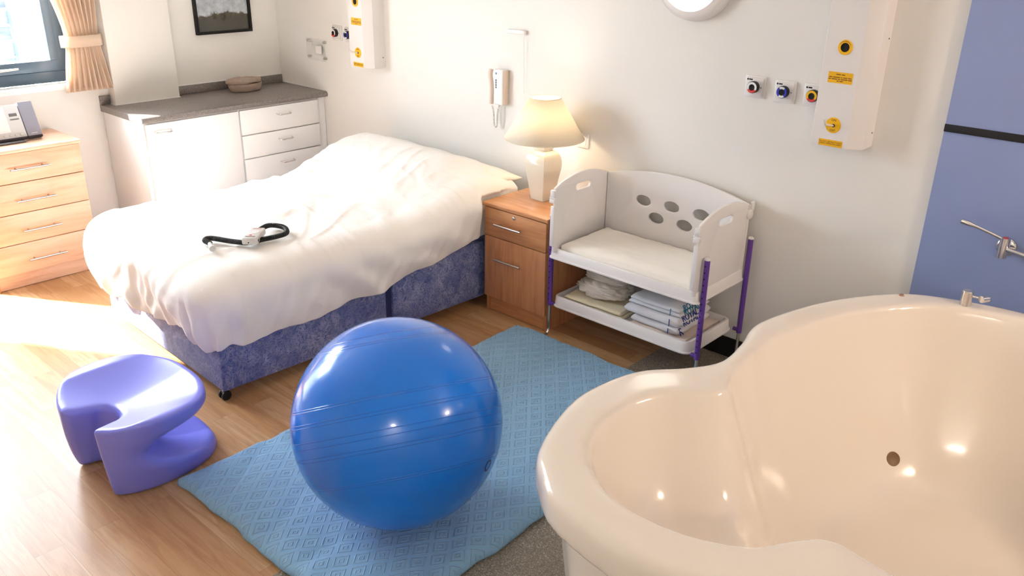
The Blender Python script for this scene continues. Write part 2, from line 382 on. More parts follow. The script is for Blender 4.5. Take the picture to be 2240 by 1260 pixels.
def surface_nets(F, org, h, smooth_it=2):
    nx, ny, nz = F.shape; S = F < 0
    c = [F[i:nx-1+i, j:ny-1+j, k:nz-1+k] for i in (0, 1) for j in (0, 1) for k in (0, 1)]
    offs = [(i, j, k) for i in (0, 1) for j in (0, 1) for k in (0, 1)]
    cnt = sum((x < 0).astype(np.int8) for x in c); act = (cnt > 0) & (cnt < 8)
    idx = -np.ones(act.shape, np.int64); idx[act] = np.arange(act.sum())
    vals = [x[act] for x in c]; pos = np.zeros((int(act.sum()), 3)); w = np.zeros(int(act.sum()))
    for a in range(8):
        for b in range(a+1, 8):
            d = np.array(offs[b]) - np.array(offs[a])
            if np.abs(d).sum() != 1: continue
            va, vb = vals[a], vals[b]; mk = (va < 0) != (vb < 0)
            t = va[mk]/(va[mk]-vb[mk]); pos[mk] += np.array(offs[a]) + t[:, None]*d; w[mk] += 1
    pos /= w[:, None]; I = np.argwhere(act); V = (I+pos)*h + np.array(org)
    quads = []
    for ax in range(3):
        sl0 = [slice(None)]*3; sl1 = [slice(None)]*3; sl0[ax] = slice(0, -1); sl1[ax] = slice(1, None)
        A, B = S[tuple(sl0)], S[tuple(sl1)]; E = np.argwhere(A != B); fl = A[tuple(E.T)]
        o1, o2 = [(a) for a in range(3) if a != ax]
        ok = (E[:, o1] > 0) & (E[:, o2] > 0) & (E[:, o1] < F.shape[o1]-1) & (E[:, o2] < F.shape[o2]-1)
        E = E[ok]; fl = fl[ok]
        d1 = np.zeros(3, int); d1[o1] = 1; d2 = np.zeros(3, int); d2[o2] = 1
        q = np.stack([idx[tuple((E-d1-d2).T)], idx[tuple((E-d2).T)], idx[tuple(E.T)], idx[tuple((E-d1).T)]], 1)
        if ax == 1: fl = ~fl
        q[~fl] = q[~fl][:, ::-1]; quads.append(q)
    Q = np.concatenate(quads); Q = Q[(Q >= 0).all(1)]
    for _ in range(smooth_it):
        acc = np.zeros_like(V); n = np.zeros(len(V))
        for a in range(4):
            b = (a+1) % 4
            np.add.at(acc, Q[:, a], V[Q[:, b]]); np.add.at(n, Q[:, a], 1); np.add.at(acc, Q[:, b], V[Q[:, a]]); np.add.at(n, Q[:, b], 1)
        V = .4*V + .6*acc/n[:, None]
    me = bpy.data.meshes.new('net'); me.from_pydata(V.tolist(), [], Q.tolist()); me.validate(); return me
def sdf_poly(px, py, P):
    P = np.array([(p[0], p[1]) for p in P]); Qn = np.roll(P, -1, 0); best = np.full(px.shape, 1e9); ins = np.zeros(px.shape, bool)
    for (ax, ay), (bx, by) in zip(P, Qn):
        ex, ey = bx-ax, by-ay; wx, wy = px-ax, py-ay; t = np.clip((wx*ex+wy*ey)/(ex*ex+ey*ey+1e-12), 0, 1)
        best = np.minimum(best, (wx-ex*t)**2+(wy-ey*t)**2)
        cnd = ((ay > py) != (by > py)); 
        with np.errstate(divide='ignore', invalid='ignore'):
            xi = ax+(py-ay)*ex/(ey if ey != 0 else 1e-12)
        ins ^= cnd & (px < xi)
    d = np.sqrt(best); return np.where(ins, -d, d)
def smax(a, b, r):
    return np.minimum(np.maximum(a, b), -r+0*a) + np.sqrt(np.maximum(a+r, 0)**2+np.maximum(b+r, 0)**2) if r > 0 else np.maximum(a, b)
def nz(x, y, z=0.0): return noise.noise(Vector((x, y, z)))

# ------------------------------------------------------------------ room shell
RX, RY, RH = 7.0, -5.4, 2.7
o = box('floor', -.02, 3.385, RY, .02, -.08, 0, 'oak_planks', bev=0); structure(o)
o = box('floor_vinyl', 3.385, RX, RY, .02, -.08, 0, 'speckled_vinyl', bev=0); o.name = 'floor'; structure(o)
structure(box('wall_back', -.3, RX+.1, 0, .15, -.08, RH, 'wall_paint', bev=0))
structure(box('wall_right', RX, RX+.1, RY, .1, -.08, RH, 'wall_paint', bev=0))
structure(box('wall_front', -.3, RX+.1, RY-.1, RY, -.08, RH, 'wall_paint', bev=0))
structure(box('ceiling', -.3, RX+.1, RY-.1, .15, RH, RH+.1, 'ceiling_paint', bev=0))
bm = bmesh.new()   # left wall with window and glazed door openings
wy0, wy1, wz0, wz1 = -2.12, -1.40, 1.0, 2.40
dy0, dy1, dz0, dz1 = -3.14, -2.13, 0.0, 2.40
add_box(bm, -.3, 0, RY, dy0, -.08, RH); add_box(bm, -.3, 0, dy0, dy1, dz1, RH); add_box(bm, -.3, 0, dy1, wy0, -.08, RH)
add_box(bm, -.3, 0, wy0, wy1, -.08, wz0); add_box(bm, -.3, 0, wy0, wy1, wz1, RH); add_box(bm, -.3, 0, wy1, .0, -.08, RH); add_box(bm, -.3, 0, dy0, dy1, -.08, dz0)
structure(bm_obj('wall_left', bm, 'wall_paint'))
o = box('wall_pier', 0, .085, -1.225, -.815, .873, RH, 'wall_paint', bev=.003); o.name = 'wall_left_pier'; structure(o)
bm = bmesh.new(); add_box(bm, 3.39, RX, -.012, 0, 0, .10, .003); structure(bm_obj('baseboard_back', bm, 'black_matte'))
bm = bmesh.new(); add_box(bm, 0, .012, -1.6, -1.3, 0, .08, .002); structure(bm_obj('baseboard_left', bm, 'trim_white'))

# window
win = box('window_1', -.14, -.08, wy0, wy1, wz0+.02, wz0+.085, 'dark_frame', bev=.004); structure(win)
def wpart(name, *a, m='dark_frame'): return box(name, *a, m, win, .003)
wpart('outer_frame', -.14, -.08, wy0, wy0+.05, wz0+.085, wz1); wpart('outer_frame', -.14, -.08, wy1-.05, wy1, wz0+.085, wz1); wpart('outer_frame', -.14, -.08, wy0+.05, wy1-.05, wz1-.06, wz1)
wpart('sash', -.125, -.065, wy0+.05, wy1-.05, wz0+.088, wz0+.15); wpart('sash', -.125, -.065, wy0+.05, wy0+.10, wz0+.15, wz1-.06)
wpart('sash', -.125, -.065, wy1-.10, wy1-.05, wz0+.15, wz1-.06); wpart('sash', -.125, -.065, wy0+.10, wy1-.10, wz1-.12, wz1-.06)
box('pane', -.10, -.094, wy0+.10, wy1-.10, wz0+.15, wz1-.12, 'window_glass', win, 0)
bm = bmesh.new(); add_tube(bm, [(-.045, -1.80, 1.115), (-.04, -1.74, 1.117), (-.042, -1.69, 1.119)], [.010, .008, .006], 10); add_box(bm, -.065, -.045, -1.835, -1.795, 1.10, 1.13, .003)
bm_obj('window_handle', bm, 'satin_metal', win, True, 40)
s = box('window_sill', -.08, .035, wy0-.03, wy1+.03, wz0-.01, wz0+.018, 'trim_white', win, .004)
# glazed door
dr = box('door_1', -.14, -.08, dy0, dy1, 0.0, .22, 'dark_frame', bev=.004); structure(dr)
for a in ((dy0, dy0+.07, .22, dz1), (dy1-.07, dy1, .22, dz1), (dy0+.07, dy1-.07, dz1-.08, dz1)): box('door_frame', -.14, -.08, *a, 'dark_frame', dr, .003)
box('pane', -.113, -.107, dy0+.07, dy1-.07, .22, dz1-.08, 'window_glass', dr, 0)
box('door_handle', -.08, -.03, dy0+.02, dy0+.045, 1.0, 1.12, 'satin_metal', dr, .004)

# outside
structure(single(box('ground', -9, -.3, -9, 6, -.2, -.02, 'patio_ground', bev=0), (-4, -1, -.2)))
fence = thing('timber_fence', 'pale sunlit slatted timber fence outside the window', 'fence', (-2.1, -1.2, 0))
bm = bmesh.new()
for k in range(15):
    z = .1+k*.118; off = .02 if k % 2 else -.02
    add_box(bm, -2.1+off-.008, -2.1+off+.008, -4.2, 2.5, z, z+.10, .003)
bm_obj('slats', bm, 'fence_timber', fence, True, 35)
for y in (-3.4, -2.2, -1.0, .2, 1.4): box('post', -2.055, -1.985, y-.035, y+.035, -.02, 1.95, 'fence_post', fence, .004)

# ------------------------------------------------------------------ curtain
cur = thing('curtain', 'peach floral curtain gathered by a tieback beside the window', 'curtain', (.06, -1.36, .98))
bm = bmesh.new(); rows = []
NZ, NY = 60, 150
for i in range(NZ+1):
    z = .975 + (2.45-.975)*i/NZ
    tz = 1.265
    if z < tz: a = (tz-z)/(tz-.975); yl, yr = -1.448-.045*a, -1.262+.035*a**.8; amp = .010+.020*a
    else: a = min((z-tz)/.9, 1); yl, yr = -1.448-.32*a**1.5, -1.262+.035*a; amp = .010+.022*min(1, a*3)
    row = []
    for j in range(NY+1):
        u = j/NY; ph = u*2*PI*8.5 + .6*math.sin(u*9) + .25*nz(u*7, z*2)
        x = .062 + amp*math.sin(ph) + .006*nz(u*9, z*3, 3); y = yl+(yr-yl)*u + amp*.35*math.cos(ph*.98)
        row.append(bm.verts.new((x, y, z + (.004*math.sin(ph) if i == 0 else 0))))
    rows.append(row)
for a, b in zip(rows, rows[1:]):
    for j in range(NY): bm.faces.new((a[j], a[j+1], b[j+1], b[j]))
o = bm_obj('fabric', bm, 'curtain_cotton', cur, True)
md = o.modifiers.new('t', 'SOLIDIFY'); md.thickness = .002
bm = bmesh.new(); P = [Vector(p) for p in catmull([(.02, -1.452, 0), (.082, -1.445, 0), (.098, -1.39, 0), (.098, -1.31, 0), (.088, -1.255, 0), (.02, -1.245, 0)], True, 8)]
r0 = [bm.verts.new((p.x, p.y, 1.228+.012*(p.y+1.35))) for p in P]; r1 = [bm.verts.new((p.x, p.y, 1.292+.012*(p.y+1.35))) for p in P]
for k in range(len(P)): k2 = (k+1) % len(P); bm.faces.new((r0[k], r0[k2], r1[k2], r1[k]))
o = bm_obj('tieback', bm, 'curtain_cotton', cur, True); md = o.modifiers.new('t', 'SOLIDIFY'); md.thickness = .004

# ------------------------------------------------------------------ counter and cabinets
CX = .545
wt = thing('worktop', 'grey speckled laminate worktop with upstand under the framed picture', 'worktop', (.27, -.64, .835))
bm = bmesh.new(); xs = [(.0, .833), (CX-.025, .833), (CX-.006, .838), (CX, .851), (CX-.006, .865), (CX-.02, .871), (0, .871)]
a = [bm.verts.new((x, -1.29, z)) for x, z in xs]; b = [bm.verts.new((x, -.002, z)) for x, z in xs]
bm.faces.new(a); bm.faces.new(b[::-1])
for k in range(len(xs)): k2 = (k+1) % len(xs); bm.faces.new((a[k], b[k], b[k2], a[k2]))
bm_obj('slab', bm, 'grey_worktop', wt, True, 30)
box('upstand', .0, .018, -.812, -.004, .872, .925, 'grey_worktop', wt, .003); box('upstand', .0, .018, -1.29, -1.228, .872, .925, 'grey_worktop', wt, .003)
bm = bmesh.new(); add_box(bm, .0, .004, -.812, -.004, .925, .930); add_box(bm, .02, .53, -.004, -.0005, .872, .878); add_box(bm, .0, .09, -1.232, -1.226, .872, .876); add_box(bm, .085, .090, -1.228, -.812, .872, .876)
bm_obj('sealant', bm, 'trim_white', wt)
F = .50
def d_handle(parent, y, z, n, m='chrome', w=.10, x=F+.018):
    pts = [(x, y-w/2, z), (x+.022, y-w/2+.004, z-.002), (x+.03, y-w/2+.018, z-.003), (x+.03, y+w/2-.018, z-.003), (x+.022, y+w/2-.004, z-.002), (x, y+w/2, z)]
    return tube(n, catmull(pts, False, 4), .0045, m, parent, 8)
cab = thing('base_cabinet', 'white cupboard with one door at window end of grey worktop', 'cabinet', (.25, -.98, 0))
box('side_panel', .02, F, -1.285, -1.265, 0, .832, 'white_laminate', cab, .001)
box('carcass', .02, F, -1.264, -.665, .09, .832, 'white_laminate', cab, .001); box('plinth', .04, F-.05, -1.264, -.665, 0, .088, 'white_laminate', cab, .001)
d = box('door', F+.001, F+.019, -1.262, -.668, .10, .822, 'white_laminate', cab, .002); d_handle(d, -1.165, .775, 'handle')
dc = thing('drawer_unit', 'white three-drawer unit at bed end of grey worktop', 'cabinet', (.25, -.33, 0))
box('carcass', .02, F, -.662, -.062, .09, .832, 'white_laminate', dc, .001); box('plinth', .04, F-.05, -.662, -.062, 0, .088, 'white_laminate', dc, .001)
box('filler_panel', .02, F, -.058, -.002, 0, .832, 'white_laminate', dc, .001)
for z0, z1 in ((.667, .822), (.515, .660), (.105, .508)):
    d = box('drawer', F+.001, F+.019, -.655, -.070, z0, z1, 'white_laminate', dc, .002); d_handle(d, -.345, z1-.052, 'handle')

# lidded stone dish
ds = thing('lidded_dish', 'oval brown woven-look lidded dish on the grey worktop', 'dish', (.165, -.39, .872))
def oval(prof, cx, cy, m, name, parent, sq=.55, wav=0, seed=0):
    bm = bmesh.new(); rings = []
    for r_, z in prof:
        if r_ < 1e-5: rings.append([bm.verts.new((cx, cy, z))]); continue
        rings.append([bm.verts.new((cx+r_*sq*math.cos(t), cy+r_*math.sin(t)+0, z+wav*nz(2*math.cos(t)+seed, 2*math.sin(t), z*20))) for t in [2*PI*k/48 for k in range(48)]])
    for a, b in zip(rings, rings[1:]):
        for k in range(48):
            k2 = (k+1) % 48
            if len(a) == 1: bm.faces.new((a[0], b[k], b[k2]))
            elif len(b) == 1: bm.faces.new((a[k], a[k2], b[0]))
            else: bm.faces.new((a[k], a[k2], b[k2], b[k]))
    return bm_obj(name, bm, m, parent, True)
oval([(0, .873), (.094, .873), (.108, .880), (.119, .905), (.122, .924), (.118, .924), (.112, .920), (0, .919)], .165, -.39, 'stone_basket', 'bowl', ds, .55, .004)
oval([(0, .928), (.112, .928), (.126, .934), (.128, .946), (.116, .955), (.06, .960), (0, .960)], .165, -.40, 'stone_basket', 'lid', ds, .55, .01, 4)

# picture
pf = thing('framed_picture', 'black framed landscape picture hanging above the worktop', 'picture', (.0, -.41, 1.235))
bm = bmesh.new(); y0, y1, z0, z1 = -.612, -.21, 1.233, 1.80; t = .016
for a in ((y0, y1, z0, z0+t), (y0, y1, z1-t, z1), (y0, y0+t, z0+t, z1-t), (y1-t, y1, z0+t, z1-t)): add_box(bm, .002, .03, *a, .001)
bm_obj('frame', bm, 'black_matte', pf, True, 35)
box('print', .004, .012, y0+t, y1-t, z0+t, z1-t, 'picture_print', pf, 0)
box('glazing', .014, .016, y0+t, y1-t, z0+t, z1-t, 'clear_acrylic', pf, 0)

# ------------------------------------------------------------------ chest of drawers
ch = thing('chest_of_drawers', 'light beech four-drawer chest standing under the window', 'chest of drawers', (.2, -1.88, 0))
box('top', .012, .412, -2.17, -1.594, .757, .776, 'beech_horizontal_y', ch, .0015)
box('side_panel', .015, .385, -1.613, -1.597, 0, .756, 'beech_vertical', ch, .001); box('side_panel', .015, .385, -2.163, -2.147, 0, .756, 'beech_vertical', ch, .001)
box('back_panel', .015, .022, -2.146, -1.614, .08, .756, 'beech_horizontal_y', ch, 0)
box('plinth', .355, .373, -2.146, -1.614, .003, .085, 'beech_horizontal_y', ch, .001)
for z0, z1 in ((.594, .752), (.426, .590), (.258, .422), (.088, .254)):
    d = box('drawer', .37, .396, -2.161, -1.600, z0, z1, 'beech_horizontal_y', ch, .0015)
    bm = bmesh.new(); zc = z1-.082 if z0 > .5 else z1-.093
    add_tube(bm, [(.425, -1.982, zc), (.425, -1.780, zc)], .0055, 10)
    for y in (-1.95, -1.812): add_tube(bm, [(.396, y, zc), (.424, y, zc)], .0045, 8)
    bm_obj('bar_handle', bm, 'satin_metal', d, True, 40)

# stereo on the chest
st = thing('compact_stereo', 'silver compact music player standing tilted on the beech chest', 'stereo', (.2, -1.95, .777))
M = frame((.245, -1.90, .800), (0, 1, 0), (-.42, 0, .9075), (.9075, 0, .42))
def mbox(name, x0, x1, y0, y1, z0, z1, m, bev=.003, parent=None, MM=None):
    bm = bmesh.new(); add_box(bm, x0, x1, y0, y1, z0, z1, bev); bm.transform(MM or M); return bm_obj(name, bm, m, parent or st, True, 35)
bd = mbox('body', -.22, .095, 0, .185, -.04, 0, 'silver_plastic')
mbox('cd_door', -.16, .02, .03, .175, .0005, .006, 'ring_white', .002, bd)
mbox('display', .038, .078, .118, .134, .0005, .003, 'display_grey', .0005, bd); mbox('tape_slot', .036, .082, .098, .104, .0005, .003, 'display_grey', .0005, bd)
for k in range(7):
    bm = bmesh.new(); add_lathe(bm, [(0, .004), (.006, .004), (.007, 0)], M @ Matrix.Translation((-.10+k*.028, .016, .001)), 16); bm_obj('button', bm, 'pale_grey_plastic', bd, True, 40)
mbox('speaker', .098, .172, .0, .192, -.045, .004, 'speaker_grey', .003)
mbox('speaker_foot', .098, .172, -.012, .0, -.024, .004, 'dark_plastic', .002)
mbox('base', -.22, .095, -.013, 0, -.022, .006, 'dark_plastic', .002)
box('front_lip', .25, .285, -2.12, -1.83, .778, .786, 'display_grey', st, .002)
bd2 = mbox('badge', .118, .150, .012, .015, .0045, .005, 'silver_plastic', 0)

# ------------------------------------------------------------------ bed
bed = thing('divan_bed', 'divan bed base in blue swirl fabric under white duvet', 'bed', (1.78, -.97, 0))
BH = Vector((2.411, -.067, 0)); dv = Vector((-.0398, -.9992, 0)).normalized(); du = Vector((-.9992, .0398, 0)).normalized()
def B(u, v, z): return BH + du*u + dv*v + Vector((0, 0, z))
MB = frame(BH, du, dv, (0, 0, 1))
def bbox(name, u0, u1, v0, v1, z0, z1, m, bev, parent, seg=2):
    bm = bmesh.new(); add_box(bm, u0, u1, v0, v1, z0, z1, bev, seg); bm.transform(MB); return bm_obj(name, bm, m, parent, True, 40)
bbox('divan_base', 0, 1.17, 0.005, .945, .06, .375, 'divan_damask', .008, bed); bbox('divan_base', 0, 1.17, 0.985, 1.858, .06, .375, 'divan_damask', .008, bed)
bbox('link_strap', .012, 1.158, .946, .984, .07, .37, 'navy_strap', .002, bed)
bbox('mattress', .005, 1.165, .0, 1.853, .378, .545, 'divan_damask', .03, bed, 4)
for (u, v) in ((.045, 1.825), (1.06, 1.66), (.045, .05), (1.12, .05)):
    c = B(u, v, 0); fr = bmesh.new(); add_box(fr, c.x-.006, c.x+.006, c.y-.02, c.y+.004, .028, .058, .002); add_tube(fr, [(c.x-.016, c.y-.008, .024), (c.x+.016, c.y-.008, .024)], .004, 8)
    cs = bm_obj('castor', fr, 'satin_metal', bed, True, 40)
    bm = bmesh.new()
    for s_ in (-1, 1): add_lathe(bm, [(0, -.006), (.019, -.006), (.0225, -.003), (.0225, .003), (.019, .006), (0, .006)], frame((c.x+s_*.013, c.y-.008, .0228), (0, 1, 0), (0, 0, 1), (1, 0, 0)), 24)
    bm_obj('wheel', bm, 'black_rubber', cs, True, 40)

# duvet
def ztop(u, v):
    hump = .172*(1-float(sstep(.30, .86, v)))*(1 - .42*float(sstep(.34, 0.0, u))) * (1-.35*float(sstep(.30, .03, v))) * (1 - .10*float(sstep(.9, 1.2, u)))
    z = .592 + hump
    z += .010*nz(u*3.1, v*2.2, 1) + .007*nz(u*7+v*3, v*3, 5)
    # soft creases
    w = u*.8+v*.55 + .25*nz(u*2, v*2, 9); r_ = abs(nz(w*5, (v-u)*1.1, 2)); z += .008*max(0, .18-r_)/.18*float(sstep(-.02, .5, v))
    z += .0045*(1-min(1, abs(nz(u*2.2+v*6.5+.6*nz(u*4, v*4, 6), v*1.3-u*1.2, 12))*5)) * float(sstep(.1, .5, v))
    z += .0022*nz(u*26, v*15, 4) + .004*(1-min(1, abs(nz(u*8-v*2, v*9+u*3, 21))*6))*float(sstep(.3, .5, v))*float(sstep(1.3, .5, v))
    return z
def hem(u, v, side):
    if side == 'R': return float(np.interp(v, [0, .2, .45, .75, 1.04, 1.47, 1.75, 1.88], [.50, .44, .40, .345, .30, .272, .262, .26])) + .008*math.sin(v*17)
    if side == 'F': return float(np.interp(u, [0, .12, .2, .33, .5, .8, 1.2], [.262, .27, .31, .285, .265, .245, .215])) + .006*math.sin(u*31)
    return .22
u0, u1, v0, v1 = .10, 1.08, .095, 1.75
NU, NV = 100, 180
bm = bmesh.new(); grid = [[None]*(NV+1) for _ in range(NU+1)]
for i in range(NU+1):
    for j in range(NV+1):
        u = u0+(u1-u0)*i/NU; v = v0+(v1-v0)*j/NV; grid[i][j] = bm.verts.new(B(u, v, ztop(u, v)))
for i in range(NU):
    for j in range(NV): bm.faces.new((grid[i][j], grid[i+1][j], grid[i+1][j+1], grid[i][j+1]))
# perimeter: right side (u0) from head to foot, corner, foot from right to left, corner, left side back to head
per = [((0, j), (-1, 0), 'R', None) for j in range(NV+1)]
NC = 16
per += [((0, NV), (-math.cos(PI/2*k/NC), math.sin(PI/2*k/NC)), 'C', k/NC) for k in range(1, NC)]
per += [((i, NV), (0, 1), 'F', None) for i in range(NU+1)]
per += [((NU, NV), (math.sin(PI/2*k/NC), math.cos(PI/2*k/NC)), 'D', k/NC) for k in range(1, NC)]
per += [((NU, j), (1, 0), 'L', None) for j in range(NV, -1, -1)]
prev = None; NR = 44; s_acc = 0
for idx_, ((i, j), (ou, ov), side, cf) in enumerate(per):
    u = u0+(u1-u0)*i/NU; v = v0+(v1-v0)*j/NV; zt = ztop(u, v)
    if side == 'R': h = hem(0, v, 'R'); s_acc = v
    elif side == 'C': h = .262+.035*math.sin(cf*PI*2.0)*.5-.0*cf; s_acc = 1.78+cf*.3
    elif side == 'F': h = hem(u, 0, 'F'); s_acc = 2.1+u
    elif side == 'D': h = .21; s_acc = 3.3+cf*.3
    else: h = .24+.12*(1-v/1.78); s_acc = 3.6+(1.78-v)
    near_ns = float(sstep(.41, .35, v)) if side == 'R' else 0
    bulge = .065-.025*near_ns
    if side in 'FCD': bulge = .085
    if side == 'L': bulge = .05
    inset = .10 if side != 'F' else .105
    ring = [grid[i][j]]
    for k in range(1, NR+5):
        t = min(k/NR, 1.0)
        if t < .42:
            a = t/.42*PI/2; off = (inset+bulge)*math.sin(a); z = zt-.115*(1-math.cos(a))
        else:
            b_ = (t-.42)/.58; off = inset+bulge*(1-.55*b_*b_) ; z = (zt-.115)*(1-b_)+h*b_
        if near_ns > 0 and z < .63: off = off*(1-near_ns)+min(off, inset+.012)*near_ns
        fold = (.020*nz(s_acc*7+t*2.2, t*1.2, 7) + .009*nz(s_acc*17-t*2, t*2, 17)) * float(sstep(.12, .7, t))
        if side in 'FCD': fold *= 1.9
        if side in 'CD': fold += .014*math.sin(s_acc*60)*float(sstep(.3, 1, t))
        off += fold*(1-near_ns*.8) ; z += .6*fold*float(sstep(.5, .1, t))
        if k > NR:   # hem turned under
            c_ = (k-NR)/4; off -= .026*math.sin(c_*PI/2); z += .0 - .010*math.sin(c_*PI) + .035*c_*c_
        off = max(off, .012 if k > NR else .02)
        ring.append(bm.verts.new(B(u+ou*off*1.0, v+ov*off*1.05, z)))
    if prev:
        for k in range(NR+4):
            q_ = [prev[k], ring[k], ring[k+1], prev[k+1]]; q2 = list(dict.fromkeys(q_))
            if len(q2) > 2:
                try: bm.faces.new(q2)
                except ValueError: pass
    prev = ring
# head edge closing down behind the pillow
hr = [grid[i][0] for i in range(NU+1)]
for st_, (dv_, dz_) in enumerate(((-.03, -.03), (-.045, -.075), (-.045, -.12))):
    nr = [bm.verts.new(B(u0+(u1-u0)*i/NU, max(.012, v0+dv_), ztop(u0+(u1-u0)*i/NU, v0)+dz_)) for i in range(NU+1)]
    for i in range(NU): bm.faces.new((hr[i], nr[i], nr[i+1], hr[i+1]))
    hr = nr
dvt = bm_obj('duvet', bm, 'duvet_cotton', None, True); single(dvt, (1.8, -1.0, .55))
tag(dvt, 'plump white duvet spread over the divan bed and pillows', 'duvet')

# pillow under duvet: corner peeps out on the lamp side
def pillow_mesh(name, c, hu, hv, th, m, rot=0):
    bm = bmesh.new(); n = 28; G = {}
    for s_ in (1, -1):
        for i in range(n+1):
            for j in range(n+1):
                a, b = 2*i/n-1, 2*j/n-1
                if s_ == -1 and (i in (0, n) or j in (0, n)): G[s_, i, j] = G[1, i, j]; continue
                prof = max(0, (1-abs(a)**2.6))**.55*max(0, (1-abs(b)**2.4))**.55
                pin = 1-.07*(1-abs(a)**2)*abs(b)**4 ; pin2 = 1-.07*(1-abs(b)**2)*abs(a)**4
                p = B(c[0]+a*hu*pin2, c[1]+b*hv*pin, c[2]+s_*th*prof + .01*nz(a*3, b*3, s_))
                G[s_, i, j] = bm.verts.new(p)
    for s_ in (1, -1):
        for i in range(n):
            for j in range(n):
                q_ = [G[s_, i, j], G[s_, i+1, j], G[s_, i+1, j+1], G[s_, i, j+1]]
                bm.faces.new(q_ if s_ == 1 else q_[::-1])
    return bm_obj(name, bm, m, None, True)
p = pillow_mesh('pillow', (.345, .195, .657), .335, .17, .055, 'pillow_cotton'); single(p, B(.285, .26, .60))
tag(p, 'cream pillow whose corner peeps out from duvet beside the lamp', 'pillow')
p = pillow_mesh('pillow', (.93, .25, .625), .24, .19, .070, 'pillow_cotton'); single(p, B(.86, .27, .60))
tag(p, 'pillow hidden under the raised duvet at the cabinet side', 'pillow')

# bed control handset
hs = thing('bed_handset', 'white remote handset with coiled black cord lying on duvet', 'remote control', (2.13, -1.62, .60))
_p = Vector((2.11, -1.60, 0))-BH; ZB = ztop(_p.dot(du), _p.dot(dv))+.010
hd = Vector((-.68, .73, 0)).normalized(); hl = Vector((-hd.y, hd.x, 0))
MH = frame((2.172, -1.632, ZB+.004), tuple(-hl), tuple(hd), (0, 0, 1))
def hbox(name, x0, x1, y0, y1, z0, z1, m, bev, parent): 
    bm = bmesh.new(); add_box(bm, x0, x1, y0, y1, z0, z1, bev, 3); bm.transform(MH); return bm_obj(name, bm, m, parent, True, 45)
cs = hbox('casing', -.034, .034, 0, .150, 0, .032, 'pale_grey_plastic', .008, hs)
bm = bmesh.new(); add_lathe(bm, [(0, .002), (.024, .002), (.026, 0)], MH @ Matrix.Translation((0, .086, .032)), 32); bm_obj('button_pad', bm, 'speaker_grey', cs, True, 40).data.materials[0] = MATS['white_plastic']
bm = bmesh.new(); add_lathe(bm, [(0, .001), (.006, .001), (.0065, 0)], MH @ Matrix.Translation((-.004, .042, .0322)), 20); bm_obj('red_mark', bm, 'red_print', cs, True, 40)
hbox('black_bar', -.022, .020, .022, .027, .0315, .0328, 'print_black', 0, cs); hbox('red_bar', -.018, .020, .130, .133, .0315, .0328, 'red_print', 0, cs)
bm = bmesh.new(); add_lathe(bm, [(0, .001), (.003, .001), (.003, 0)], MH @ frame((-.004, -.0005, .012), (1, 0, 0), (0, 0, 1), (0, -1, 0)), 12); bm_obj('jack_hole', bm, 'black_matte', cs)
hbox('side_slot', .0335, .0345, .014, .026, .010, .022, 'black_matte', 0, cs)
def coil(path, r, wr, pitch, name, parent):
    P = catmull(path, False, 24); L = [0]
    for a, b in zip(P, P[1:]): L.append(L[-1]+(b-a).length)
    tot = L[-1]; n = int(tot/pitch*10); pts = []; k = 0
    for i in range(n+1):
        s_ = tot*i/n
        while k < len(L)-2 and L[k+1] < s_: k += 1
        f_ = (s_-L[k])/max(L[k+1]-L[k], 1e-9); p = P[k].lerp(P[k+1], f_); t_ = (P[min(k+1, len(P)-1)]-P[k]).normalized()
        s1 = t_.cross(Vector((0, 0, 1))).normalized(); s2 = s1.cross(t_); a = 2*PI*i/10
        pts.append(p+r*(math.cos(a)*s1+math.sin(a)*s2))
    bm = bmesh.new(); add_tube(bm, pts, wr, 6); return bm_obj(name, bm, 'black_rubber', parent, True)
h0 = MH @ Vector((0, .15, .016)); zc = ZB+.012
coil([h0, (2.035, -1.455, zc+.006), (2.045, -1.415, zc), (2.10, -1.405, zc), (2.165, -1.44, zc), (2.175, -1.50, zc), (2.165, -1.565, zc), (2.145, -1.62, zc-.006), (2.085, -1.665, zc-.004), (2.02, -1.70, zc), (1.99, -1.725, zc+.002), (2.01, -1.752, zc+.003), (2.05, -1.750, zc)], .0095, .0027, .0062, 'coiled_cord', hs)
pl = bmesh.new(); add_tube(pl, [(2.05, -1.752, zc), (2.075, -1.762, zc), (2.12, -1.778, zc)], [.008, .0105, .0135], 20); bm_obj('plug', pl, 'pale_grey_plastic', hs, True, 50)

# ------------------------------------------------------------------ nightstand
ns = thing('bedside_cabinet', 'beech bedside cabinet with one drawer and one door', 'bedside cabinet', (2.655, -.23, 0))
box('top', 2.432, 2.868, -.445, -.012, .592, .610, 'beech_horizontal_x', ns, .0015)
box('side_panel', 2.440, 2.456, -.418, -.015, 0, .591, 'beech_vertical', ns, .001); box('side_panel', 2.842, 2.858, -.418, -.015, 0, .591, 'beech_vertical', ns, .001)
box('back_panel', 2.457, 2.841, -.022, -.016, .05, .591, 'beech_vertical', ns, 0)
box('plinth', 2.457, 2.841, -.405, -.387, .002, .09, 'beech_horizontal_x', ns, .001)
dr_ = box('drawer', 2.442, 2.857, -.438, -.419, .436, .585, 'beech_horizontal_x', ns, .0015)
do_ = box('door', 2.442, 2.857, -.438, -.419, .092, .431, 'beech_vertical', ns, .0015)
def bar(parent, z):
    bm = bmesh.new(); add_tube(bm, [(2.532, -.466, z), (2.712, -.466, z)], .0055, 12)
    for x in (2.56, 2.684): add_tube(bm, [(x, -.438, z), (x, -.465, z)], .0045, 8)
    bm_obj('bar_handle', bm, 'satin_metal', parent, True, 40)
bar(dr_, .512); bar(do_, .322)
lk = lathe('lock', [(0, .006), (.005, .006), (.0085, .004), (.010, 0)], BW(2.645, -.438, .565), 'chrome', dr_, 24)
box('keyhole', 2.6442, 2.6458, -.4446, -.4441, .5615, .5685, 'keyhole_dark', lk, 0)

